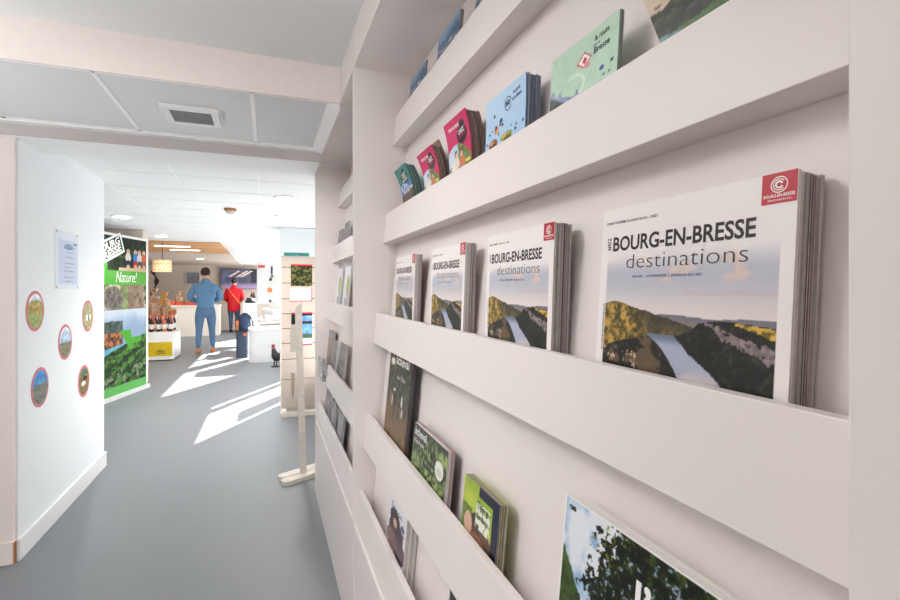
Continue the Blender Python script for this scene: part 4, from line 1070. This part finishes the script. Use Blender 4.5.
for i, x in enumerate((-1.75, -2.05, -2.35, -2.62)):
    box_thing('biscuit_box', x, 15.9, 0.90, .24, .2, .06+.03*(i % 2), M['redpack'], M['orange' if i % 2 else 'redpack'], 'red biscuit box on the cream reception counter, %s from its right end' % ('first', 'second', 'third', 'fourth')[i], 'box', 'biscuit boxes on the reception counter')
gift_bag(-2.02, 16.15, 0.90, .22, .34, M['cello'], M['redpack'], 'cellophane gift bag at the back of the reception counter, right')
gift_bag(-2.42, 16.15, 0.90, .24, .40, M['cello'], M['gold'], 'cellophane gift bag at the back of the reception counter, left')

# television and picture on the back wall
def tv_paint(gx, gy):
    n = fbm(gx*5, gy*4); A = mixc(np.ones((len(gx), 3))*col((70, 76, 96)), np.ones((len(gx), 3))*col((112, 106, 130)), n)
    A = mixc(A, np.ones_like(A)*col((170, 150, 190)), sst(0.35, 0.1, gy)*0.9)
    fill(A, (96, 110, 160), (np.hypot((gx-0.15)/0.16, (gy-0.5)/0.25) < 1) & (n > 0.45))
    fill(A, (52, 50, 62), (gx > 0.8) & (gy > 0.3))
    for cx in (0.36, 0.58, 0.70): fill(A, (240, 224, 214), np.abs((gx-cx)-(gy-0.75)*0.9) < 0.035*(np.abs(gy-0.75) < 0.14))
    return A
tv = thing('television', (-0.92, 18.97, 1.73), 'large wall-mounted television showing a violet picture on the back wall', 'television')
tw_, th_ = 1.20, 0.70
obj('bezel', MB().box(-1.53, -0.31, 18.84, 18.92, 1.37, 2.09), M['dark'], tv, bevel=0.005)
o = printed('screen', tw_, th_, 40, 26, tv_paint, VC, tv, 0.0)
o.matrix_parent_inverse = tv.matrix_basis.inverted() @ Matrix(((1, 0, 0, -1.52), (0, 0, -1, 18.837), (0, 1, 0, 1.38), (0, 0, 0, 1)))
obj('wall_bracket', MB().box(-1.1, -0.74, 18.915, 18.996, 1.6, 1.86), M['metal'], tv)
fp = thing('framed_picture', (-2.42, 18.98, 1.75), 'pale grey framed picture on the beige back wall behind the man', 'picture')
obj('frame', MB().box(-2.66, -2.18, 18.965, 18.995, 1.52, 1.98), M['lintel'], fp, bevel=0.005)
o = printed('print', 0.40, 0.38, 20, 20, greyphoto, VCM, fp, 0.0)
o.matrix_parent_inverse = fp.matrix_basis.inverted() @ Matrix(((1, 0, 0, -2.62), (0, 0, -1, 18.962), (0, 1, 0, 1.56), (0, 0, 0, 1)))

# white exhibition wall with small hung articles
ew = thing('exhibition_panel', (0.1, 14.5, 0), 'tall white exhibition panel beyond the rounded counter', 'panel')
obj('board', MB().box(-0.26, 0.62, 14.5, 14.56, 0.95, 2.13), M['panelwhite'], ew)
for x in (-0.2, 0.56): obj('leg', MB().box(x-.015, x+.015, 14.515, 14.545, 0, 0.95).box(x-.03, x+.03, 14.35, 14.7, 0, 0.03), M['metal'], ew)
def hung(name, x, z, w, h, m, label, cat, frame=False):
    t = thing(name, (x, 14.48, z), label, cat)
    obj('face', MB().box(x-w/2, x+w/2, 14.482, 14.492, z-h/2, z+h/2), m, t, bevel=0.002)
    obj('hook', MB().box(x-.008, x+.008, 14.488, 14.5, z+h/2-.01, z+h/2+.03), M['metal'], t)
hung('red_sign', -0.14, EYE+0.60, 0.18, 0.075, M['redpack'], 'small red sign at the top left of the white exhibition panel', 'sign')
hung('dark_ornament', 0.13, EYE+0.50, 0.045, 0.22, M['dark'], 'narrow dark ornament hanging high on the white exhibition panel', 'ornament')
hung('grey_print', 0.20, EYE+0.20, 0.22, 0.30, M['pages2'], 'pale grey print hanging mid-height on the exhibition panel', 'print')
hung('dark_card', 0.10, EYE+0.24, 0.07, 0.08, M['inkgrey'], 'small dark card left of the pale grey print on the exhibition panel', 'card')
hung('dark_card', 0.14, EYE+0.33, 0.06, 0.06, M['inkgrey'], 'small dark card above the other one on the exhibition panel', 'card')
hung('orange_card', 0.08, EYE-0.06, 0.12, 0.12, M['orange'], 'orange card at mid-height of the exhibition panel', 'card')
hung('black_knob', 0.09, EYE-0.37, 0.06, 0.06, M['dark'], 'small black square low on the exhibition panel', 'card')
# stepped white display table
dt = thing('display_table', (0.12, 12.6, 0), 'white two-level display table before the exhibition panel', 'table')
obj('lower_shelf', MB().box(-0.25, 0.55, 12.2, 13.0, 0.56, 0.60), M['whitegloss'], dt, bevel=0.006)
obj('upper_shelf', MB().box(-0.10, 0.50, 12.5, 13.0, 0.86, 0.90), M['whitegloss'], dt, bevel=0.006)
obj('riser', MB().box(-0.05, 0.45, 12.6, 12.9, 0.60, 0.86), M['wallcool'], dt)
for (x, y) in ((-0.2, 12.25), (0.5, 12.25), (-0.2, 12.95), (0.5, 12.95)): obj('leg', MB().box(x-.025, x+.025, y-.025, y+.025, 0, 0.56), M['metal'], dt)
for i, (x, z, y) in enumerate(((-0.16, 0.60, 12.35), (0.05, 0.60, 12.3), (0.12, 0.90, 12.7), (0.3, 0.90, 12.7))):
    box_thing('white_carton', x, y, z, .15, .12, .12+.05*(i % 2), M['paper'], M['pages2'], 'white carton on the stepped display table, %s' % ('lower level left', 'lower level right', 'upper level left', 'upper level right')[i], 'box', 'cartons on the stepped table')

# rounded white counter
def rrect(x0, x1, y0, y1, r, n=6):
    pts = []
    for (cx, cy, a0) in ((x1-r, y0+r, -PI/2), (x1-r, y1-r, 0), (x0+r, y1-r, PI/2), (x0+r, y0+r, PI)):
        for k in range(n+1): a = a0+PI/2*k/n; pts.append((cx+r*math.cos(a), cy+r*math.sin(a)))
    return pts
rc_ = thing('rounded_counter', (-0.02, 10.0, 0), 'white rounded display counter behind the rooster figure', 'counter')
obj('body', MB().poly_z(rrect(-0.32, 0.42, 9.75, 10.35, .14), 0.0, 0.60), M['panelwhite'], rc_)
obj('top', MB().poly_z(rrect(-0.33, 0.43, 9.74, 10.36, .14), 0.60, 0.635), M['whitegloss'], rc_)
obj('knob', MB().ball((-0.17, 9.80, 0.648), .016), M['dark'], rc_)

# navy bin-like column with a backpack on it
nv = thing('navy_bin', (-0.46, 10.62, 0), 'narrow dark navy bin standing left of the rounded counter', 'bin')
obj('body', MB().poly_z(rrect(-0.575, -0.355, 10.5, 10.74, .03), 0.0, 0.52), M['navy'], nv)
obj('lid', MB().poly_z(rrect(-0.585, -0.345, 10.49, 10.75, .03), 0.52, 0.55), M['dark'], nv)
obj('red_tag', MB().box(-0.44, -0.39, 10.488, 10.5, 0.44, 0.49), M['redpack'], nv)
bk = thing('backpack', (-0.44, 10.62, 0.55), 'dark blue backpack resting on top of the navy bin', 'backpack')
obj('bag', MB().lathe(-0.42, 10.62, [(.09, .55), (.12, .57), (.125, .70), (.11, .82), (.06, .88), (.01, .90)], 16), M['navybag'], bk, smooth=True)
obj('pocket', MB().ball((-0.42, 10.51, .66), (.08, .05, .07)), M['navybag'], bk, smooth=True)
obj('strap', MB().tube([(-0.33, 10.58, .85), (-.27, 10.56, .72), (-.26, 10.56, .60), (-.30, 10.58, .57)], .014), M['dark'], bk)
tb_ = thing('paper_bag', (-0.56, 10.62, 0.55), 'small brown and orange pouch beside the backpack on the bin', 'pouch')
obj('pouch', MB().box(-.575, -.53, 10.54, 10.66, .55, .74), M['tan'], tb_, bevel=.012)
obj('flap', MB().box(-.578, -.527, 10.535, 10.56, .66, .745), M['orange'], tb_, bevel=.006)

# rooster figure
rx, ry = 0.14, 9.12
ro = thing('rooster_figure', (rx, ry, 0), 'black rooster figure with a red comb standing on the floor', 'figurine')
RM = MB()
obj('foot_plate', MB().lathe(rx, ry, [(.075, 0), (.075, .012), (.03, .022)], 18), M['dark'], ro)
obj('legs', MB().tube([(rx-.02, ry, .015), (rx-.015, ry, .12)], .009).tube([(rx+.02, ry, .015), (rx+.015, ry, .12)], .009), M['dark'], ro)
prof = [(-.035, .35, .022), (-.03, .31, .034), (-.02, .26, .048), (0.0, .20, .072), (.03, .16, .078), (.06, .14, .05), (.08, .16, .02)]
obj('body', MB().tube([(rx+a, ry, z) for a, z, r_ in prof], [p[2] for p in prof], 14).ball((rx-.036, ry, .355), .026), M['dark'], ro, smooth=True)
tl = MB()
for k, (dx, dz) in enumerate(((.125, .30), (.145, .26), (.15, .21), (.10, .32))):
    tl.tube([(rx+.06, ry, .16), (rx+.06+dx*.45, ry, .16+(dz-.16)*.8), (rx+dx*.85, ry, dz), (rx+dx, ry, dz-.03)], [.02, .018, .014, .004], 8)
obj('tail', tl, M['dark'], ro, smooth=True)
cmb = MB()
for k in range(4): cmb.ball((rx-.055+.014*k, ry, .388-.004*abs(k-1)), (.009, .006, .018), 8)
obj('comb', cmb, M['inkred'], ro, smooth=True)
obj('wattle', MB().ball((rx-.05, ry-.012, .315), (.016, .012, .03), 10).ball((rx-.035, ry-.03, .335), (.014, .01, .018), 10), M['redpack'], ro, smooth=True)
obj('beak', MB().tube([(rx-.055, ry, .355), (rx-.085, ry, .348)], [.010, .002], 8), M['gold'], ro)

# slatwall display stand
sx0, sx1, sy = 0.148, 0.78, 5.55
sw = thing('slatwall_stand', (0.46, sy+.05, 0), 'beige grooved display stand with hanging leaflets beside the passage', 'display stand')
mb = MB(); zs = [0.08, 0.40, 0.622, 0.795, 0.957, 1.119, 1.281, 1.454, 1.627, 1.745]
for a, b in zip(zs[:-1], zs[1:]): mb.box(sx0, sx1, sy, sy+.05, a+.004, b-.004, 0)
mb.box(sx0, sx1, sy+.012, sy+.055, 0.08, 1.745, 1)
tag(obj('slat_board', mb, [M['slat'], M['groove']], sw))
obj('base', MB().box(sx0-.01, sx1+.01, sy-.06, sy+.20, 0.0, 0.05), M['post'], sw, bevel=.004)
obj('side_edge', MB().box(sx0-.012, sx0, sy-.006, sy+.06, 0.05, 1.755), M['post'], sw)
obj('upright', MB().box(sx0+.05, sx1-.05, sy+.03, sy+.05, 0.05, 0.10), M['post'], sw)
tl_ = thing('teal_header', (0.30, sy+.03, 1.745), 'small teal header card standing on top of the beige slatwall', 'sign')
obj('card', MB().box(0.175, 0.44, sy+.02, sy+.025, 1.75, 1.79), M['teal'], tl_)
obj('clip', MB().box(0.29, 0.33, sy+.016, sy+.03, 1.745, 1.757), M['metal'], tl_)
def dark_forest(gx, gy):
    n2 = fbm(gx*10, gy*10)
    A = mixc(np.ones((len(gx), 3))*col((30, 40, 22)), np.ones((len(gx), 3))*col((120, 110, 60)), sst(.35, .75, n2)); return fill(A, (190, 40, 50), gy > 0.93)
def text_sheet(gx, gy):
    A = np.ones((len(gx), 3))*col((228, 220, 222)); fill(A, (180, 40, 60), gy < 0.06); fill(A, (150, 30, 50), gx > .96)
    return fill(A, (160, 156, 186), ((gy*9) % 1 < .25) & (gx > .1) & (gx < .9) & (gy > .25) & (gy < .85))
def lake_sheet(gx, gy):
    n2 = fbm(gx*8, gy*8)
    A = mixc(np.ones((len(gx), 3))*col((60, 110, 170)), np.ones((len(gx), 3))*col((150, 190, 222)), n2)
    fill(A, (56, 46, 48), (gy < .74) & (gy > .64)); fill(A, (28, 30, 36), (gy > .90)); fill(A, (26, 30, 26), (gx < .22)); fill(A, (70, 96, 70), (gy < .34) & (gx > .4))
    fill(A, (222, 218, 220), (gy < .22)); return fill(A, (180, 40, 60), (gy < .04) | ((gy > .97)))
def sheet(name, x0, x1, z0, z1, fn, label, cat, y=sy-.004):
    t = thing(name, ((x0+x1)/2, y, z0), label, cat)
    obj('backing', MB().box(x0, x1, y, y+.003, z0, z1), M['paper'], t)
    o = printed('print', x1-x0, z1-z0, 36, 36, fn, VCM, t, 0.0)
    o.matrix_parent_inverse = t.matrix_basis.inverted() @ Matrix(((1, 0, 0, x0), (0, 0, -1, y-.0006), (0, 1, 0, z0), (0, 0, 0, 1)))
sheet('forest_poster', 0.245, 0.47, EYE+0.022, EYE+0.26, dark_forest, 'dark forest poster with a red top edge on the slatwall', 'poster')
sheet('text_sheet', 0.235, 0.47, EYE-0.148, EYE+0.0, text_sheet, 'white text sheet with a red lower edge on the slatwall', 'poster')
sheet('lake_poster', 0.25, 0.47, EYE-0.63, EYE-0.27, lake_sheet, 'blue lake poster on the slatwall behind the wooden post', 'poster')

# wooden dispenser post on two planks
px_, py_ = 0.228, 3.735
ps = thing('dispenser_post', (px_, py_, 0), 'whitewashed wooden post stand on two rounded planks beside the cabinet', 'stand')
obj('post', MB().add([(px_-.027+dx*t_, py_-.02, z) for z, t_ in ((.045, 1), (1.29, 0)) for dx in (0,)] + [], []) if False else
    MB().add([(px_+.002, py_-.02, .03), (px_+.048, py_-.02, .03), (px_+.048, py_+.025, .03), (px_+.002, py_+.025, .03),
              (px_-.034, py_-.02, 1.255), (px_+.012, py_-.02, 1.292), (px_+.012, py_+.025, 1.292), (px_-.034, py_+.025, 1.255)],
             [(3, 2, 1, 0), (4, 5, 6, 7), (0, 1, 5, 4), (1, 2, 6, 5), (2, 3, 7, 6), (3, 0, 4, 7)]), M['post'], ps)
dv = Vector((.236, .125)).normalized(); nv2 = Vector((-dv.y, dv.x))
def plank(off, sl=0.0):
    c = Vector((px_, py_))+nv2*off+dv*sl; pts = []
    for (s_, l) in ((-1, -.135), (1, .225)):
        for k in range(9):
            a = -PI/2+PI*k/8
            q = c+dv*(l+s_*.035*math.cos(a))+nv2*(.042*math.sin(a)*s_); pts.append((q.x, q.y))
    return MB().poly_z(pts, 0.0, 0.03)
obj('base_plank', plank(-.048), M['post'], ps); obj('base_plank', plank(.048, .03), M['post'], ps)
obj('dispenser', MB().box(px_-.066, px_-.026, py_-.02, py_+.02, EYE-.47, EYE-.27), M['post'], ps, bevel=.004)
obj('bracket', MB().box(px_-.062, px_-.036, py_-.012, py_+.012, EYE-.76, EYE-.62), M['slat'], ps, bevel=.003)
obj('pedal_rod', MB().tube([(px_-.045, py_, EYE-.74), (px_-.05, py_, EYE-.80)], .008), M['metal'], ps)

# ================================================================= PEOPLE
def skin_mesh(name, joints, bones, m, parent, sub=2, root=0):
    me = bpy.data.meshes.new(name); me.from_pydata([j[0] for j in joints], bones, [])
    o = bpy.data.objects.new(name, me); C.objects.link(o)
    md = o.modifiers.new('s', 'SKIN'); md.use_smooth_shade = True
    for i, j in enumerate(joints):
        r = j[1]; o.data.skin_vertices[0].data[i].radius = (r, r) if not isinstance(r, tuple) else r
        o.data.skin_vertices[0].data[i].use_root = (i == root)
    s = o.modifiers.new('u', 'SUBSURF'); s.levels = sub; s.render_levels = sub
    bpy.context.view_layer.update()
    nm = bpy.data.meshes.new_from_object(o.evaluated_get(bpy.context.evaluated_depsgraph_get()))
    bpy.data.objects.remove(o); bpy.data.meshes.remove(me)
    nm.name = name; nm.materials.clear(); nm.materials.append(m)
    nm.polygons.foreach_set('use_smooth', [True]*len(nm.polygons))
    return link(bpy.data.objects.new(name, nm), parent)

def person(name, x, y, H, yaw, label, arms, feet, build, head_fwd, top_mat, leg_mat, shoe_mat, coat=False):
    """facing local +y; coordinates scaled by stature H; yaw turns about z"""
    t = thing(name, (x, y, 0), label, 'person')
    cy, sy_ = math.cos(yaw), math.sin(yaw)
    def P(a, b, c): return (x+(a*cy-b*sy_)*H, y+(a*sy_+b*cy)*H, c*H)
    def R(r): return r*H
    sw_ = 0.105*build; hw = 0.052*build
    J = []; E = []
    def add(p, r, prev=None):
        J.append((P(*p), (R(r[0]), R(r[1])) if isinstance(r, tuple) else R(r)))
        if prev is not None: E.append((prev, len(J)-1))
        return len(J)-1
    hf = head_fwd
    pel = add((0, 0, .51), (.060*build, .044)); wa = add((0, .005, .60), (.056*build, .040), pel); ch = add((0, .0, .72), (.064*build, .044), wa)
    nb = add((0, .004, .815), .034, ch); nt_ = add((0, .018+hf*.5, .862), .031, nb)
    hd = add((0, .028+hf, .905), (.044, .050), nt_); hc = add((0, .024+hf, .95), (.046, .054), hd); add((0, .018+hf, .985), (.028, .032), hc)
    # nose
    ns = add((0, .078+hf, .918), .008, hd)
    hands = []
    for s in (-1, 1):
        ar = arms[s]
        sh = add((s*sw_, 0, .785), .028, ch); el = add(ar[0], .027, sh); wr = add(ar[1], .019, el)
        d = Vector(ar[1])-Vector(ar[0]); d.normalize()
        pm = add(tuple(Vector(ar[1])+d*.028), (.021, .013), wr)
        side = d.cross(Vector((0, 0, 1))); side = side.normalized() if side.length > .1 else Vector((1, 0, 0))
        up = side.cross(d)
        base = Vector(ar[1])+d*.044
        for q, (o_, l) in enumerate(((-.015, .036), (-.005, .043), (.005, .040), (.014, .031))):
            f1 = add(tuple(base+side*o_), .0055, pm); f2 = add(tuple(base+side*o_*1.1+d*l*.55-up*.004), .005, f1); add(tuple(base+side*o_*1.1+d*l-up*.014), .0042, f2)
        t1 = add(tuple(Vector(ar[1])+d*.02+side*(-.022)*s), .006, pm); add(tuple(Vector(ar[1])+d*.045+side*(-.033)*s-up*.004), .005, t1)
        hp = add((s*hw, 0, .485), .048*build, pel); ft = feet[s]
        kn = add(((s*hw+ft[0])/2, ft[1]*.4+.012, .275), .036, hp); an = add((ft[0], ft[1]-.012, .042), .022, kn)
        add((ft[0]+s*.006, ft[1]+.06, .016), (.024, .014), an)
    skin_mesh('body', J, E, M['skin'], t)
    # jeans
    J = []; E = []
    pel = add((0, 0, .52), (.082*build, .068))
    w2 = add((0, .004, .60), (.082*build, .064), pel)
    for s in (-1, 1):
        ft = feet[s]
        a = add((s*hw*1.0, 0, .465), .064*build, pel); mid = add((s*hw*.6+ft[0]*.4, ft[1]*.2+.006, .37), .050*build, a)
        kn = add(((s*hw+ft[0])/2, ft[1]*.4+.012, .275), .039, mid); cf = add((ft[0]*.8+s*hw*.2, ft[1]*.7-.006, .17), .036, kn); add((ft[0], ft[1]-.012, .050), .026, cf)
    skin_mesh('jeans', J, E, leg_mat, t)
    # top with sleeves
    J = []; E = []
    lo = .475 if not coat else .355
    hem = add((0, 0, lo), (.094*build, .074) if not coat else (.118*build, .088))
    m1 = add((0, .005, .60), (.090*build, .070) if not coat else (.104*build, .082), hem); c1 = add((0, 0, .725), (.106*build, .080), m1); n1 = add((0, .0, .795), (.082*build, .062), c1); n2_ = add((0, .006, .845), .052, n1); add((0, .012+hf*.3, .878), .044, n2_)
    for s in (-1, 1):
        ar = arms[s]
        sh = add((s*sw_*1.02, 0, .782), .046, c1); el = add(ar[0], .042, sh); mid = add(tuple(Vector(ar[0])*.35+Vector(ar[1])*.65), .035, el); add(tuple(Vector(ar[0])*.06+Vector(ar[1])*.94), .028, mid)
    skin_mesh('coat' if coat else 'sweater', J, E, top_mat, t)
    # shoes
    for s in (-1, 1):
        ft = feet[s]
        mb = MB(); pr = []
        for (yy, w, h) in ((-.042, .022, .040), (-.03, .027, .060), (.0, .027, .052), (.04, .029, .034), (.07, .027, .026), (.092, .014, .018)):
            ring_ = []
            for k in range(12):
                a = 2*PI*k/12; ring_.append(P(ft[0]+w*math.cos(a), ft[1]+yy, max(0.001, h/2+h/2*math.sin(a))))
            pr.append(ring_)
        vs = [p for r_ in pr for p in r_]; fs = []
        for i in range(len(pr)-1):
            for k in range(12): fs.append((i*12+k, i*12+(k+1) % 12, (i+1)*12+(k+1) % 12, (i+1)*12+k))
        fs.append(tuple(range(12))); fs.append(tuple(range(60, 72)))
        obj('shoe', mb.add(vs, fs), shoe_mat, t, smooth=True)
    # hair cap, ears and eyes
    hm = MB(); hcx = P(0, .018+hf, .955)
    hm.ball(hcx, (.053*H, .062*H, .058*H), 20)
    cut = P(0, 0, .925)[2]
    # hair stays above the ears at the front, reaches the nape at the back
    ko = []
    for v in hm.v:
        lx_ = (v[0]-hcx[0])*cy+(v[1]-hcx[1])*sy_; lyy = -(v[0]-hcx[0])*sy_+(v[1]-hcx[1])*cy
        z = max(v[2], (P(0, 0, .880)[2] if lyy < 0 else P(0, 0, .955)[2])) if not coat else max(v[2], P(0, 0, .89)[2] if lyy < .01*H else P(0, 0, .955)[2])
        j = 1+.05*math.sin(v[0]*170)*math.sin(v[2]*150)
        ko.append((hcx[0]+(v[0]-hcx[0])*j, hcx[1]+(v[1]-hcx[1])*j, z))
    hm.v = ko
    obj('hair', hm, M['hair'], t, smooth=True)
    em = MB()
    for s in (-1, 1): em.ball(P(s*.051, .028+hf, .922), (.008*H, .010*H, .018*H), 10)
    obj('ears', em, M['skin'], t, smooth=True)
    ey = MB()
    for s in (-1, 1): ey.ball(P(s*.018, .076+hf, .934), .006*H, 8)
    obj('eyes', ey, M['dark'], t, smooth=True)
    obj('mouth', MB().ball(P(0, .078+hf, .893), (.014*H, .004*H, .004*H), 10), M['redpack'], t, smooth=True)
    return t, P
man, PM = person('person', -1.24, 11.62, 1.83, math.radians(8), 'person in a blue sweater and blue jeans with tan shoes, standing with back turned', 
       {-1: ((-.165, .02, .645), (-.085, .135, .60)), 1: ((.165, .02, .645), (.085, .135, .60))},
       {-1: (-.078, -.03), 1: (.080, .03)}, 1.07, .022, M['sweater'], M['jeans'], M['tan'])
wom, PW = person('person', -0.98, 16.75, 1.70, math.radians(-6), 'person in a red coat and dark jeans with an orange shoulder strap, back turned',
       {-1: ((-.150, .0, .64), (-.115, .11, .56)), 1: ((.150, .0, .64), (.10, .12, .58))},
       {-1: (-.050, 0.0), 1: (.052, .02)}, 1.12, .02, M['redcoat'], M['jeansdk'], M['dark'], True)
strap = MB().tube([PW(-.075, -.045, .812), PW(-.05, -.085, .76), PW(.0, -.099, .69), (PW(.06, -.099, .61)), PW(.108, -.075, .54)], .017, 8)
obj('shoulder_strap', strap, M['orange'], wom)
obj('hair_bun', MB().ball(PW(0, -.04, .965), .026*1.7, 12), M['hair'], wom, smooth=True)

# ================================================================= LIGHT
def area(name, loc, rot, sx_, sy2, power, colr=(1, 1, 1), spread=PI):
    l = bpy.data.lights.new(name, 'AREA'); l.shape = 'RECTANGLE'; l.size = sx_; l.size_y = sy2; l.energy = power; l.color = colr; l.spread = spread
    o = bpy.data.objects.new(name, l); o.location = loc; o.rotation_euler = rot; C.objects.link(o); return o
def spot(name, loc, aim, power, deg, blend=1.0, soft=0.12, colr=(1, 0.965, 0.935)):
    l = bpy.data.lights.new(name, 'SPOT'); l.energy = power; l.spot_size = math.radians(deg); l.spot_blend = blend; l.shadow_soft_size = soft; l.color = colr
    o = bpy.data.objects.new(name, l); o.location = loc; C.objects.link(o)
    o.rotation_euler = (Vector(aim)-Vector(loc)).to_track_quat('-Z', 'Y').to_euler(); return o
area('near_ceiling_panel', (-0.60, 1.3, 2.37), (0, 0, 0), 0.7, 0.7, 6, (1, 0.965, 0.935))
spot('shelf_fill_spot', (-0.95, 1.15, 2.30), (0.42, 1.05, 1.10), 44, 80, 1.0, 0.22)  # added spot that lifts the shelves while the stile stays dimmer
spot('passage_fill_spot', (-0.75, 1.6, 2.1), (0.38, 3.2, 1.45), 78, 44)  # unseen spot added to brighten the far cabinet's niche
area('rear_fill', (0.0, -2.5, 1.35), (math.radians(95), 0, 0), 0.7, 1.8, 40, (1, 0.98, 0.965))  # fill lamp added behind the camera for surfaces facing it; no opening there
area('side_fill', (-2.95, 2.2, 1.45), (0, -PI/2, 0), 1.5, 1.5, 5, (1, 0.98, 0.97))  # soft fill lamp added on the left; the side wall is solid
area('ceiling_fill', (-2.0, 1.3, 1.25), (PI, 0, 0), 0.5, 1.4, 29, (0.96, 0.99, 1.0), math.radians(150))  # unseen upward lamp added to brighten the near ceiling
area('hall_side_light', (XR-0.03, 6.5, 1.1), (0, math.radians(120), 0), 1.6, 4.5, 100, (0.98, 0.99, 1.0))  # lamp for window daylight, tilted up to lift the hall ceiling
area('hall_side_light', (XR-0.03, 16.2, 1.1), (0, math.radians(115), 0), 1.6, 4.5, 120, (0.99, 0.99, 1.0))
area('hall_side_light', (-6.9, 10.5, 1.2), (0, math.radians(-115), 0), 1.6, 6.0, 110, (0.99, 0.99, 1.0))  # unseen lamp inside the left hall wall, which has no opening
for (x, y, lab) in dl_pos + [(-3.4, 6.5, ''), (-3.6, 10.8, ''), (-3.4, 14.6, ''), (-5.5, 13, '')]:
    l = bpy.data.lights.new('downlight_beam', 'SPOT'); l.energy = 55; l.spot_size = math.radians(150); l.spot_blend = 0.6; l.shadow_soft_size = 0.07; l.color = (1, .97, .93)
    o = bpy.data.objects.new('downlight_beam', l); o.location = (x, y, ZT-0.06); C.objects.link(o)
sun = bpy.data.lights.new('sun', 'SUN'); sun.energy = 50; sun.angle = math.radians(0.5); sun.color = (1, .96, .9)
so = bpy.data.objects.new('sun', sun); C.objects.link(so)
so.rotation_euler = Vector((-.5, -.86, -.42)).to_track_quat('-Z', 'Y').to_euler()
w = bpy.data.worlds.new('World'); scene.world = w; w.use_nodes = True
bg = w.node_tree.nodes['Background']; bg.inputs[0].default_value = (0.93, 0.97, 1.0, 1); bg.inputs[1].default_value = 0.2

scene.view_settings.view_transform = 'Standard'
scene.view_settings.look = 'None'
scene.cycles.diffuse_bounces = 8
scene.cycles.max_bounces = 12
scene.view_settings.exposure = 0.07

# ================================================================= CAMERA
cam = bpy.data.cameras.new('camera'); co_ = bpy.data.objects.new('camera', cam); C.objects.link(co_)
cam.sensor_width = 36; cam.lens = 482/900*36; cam.shift_y = -12/900; cam.clip_start = 0.02
co_.location = (0, 0, EYE); co_.rotation_euler = (PI/2, 0, -math.radians(20.8))
scene.camera = co_
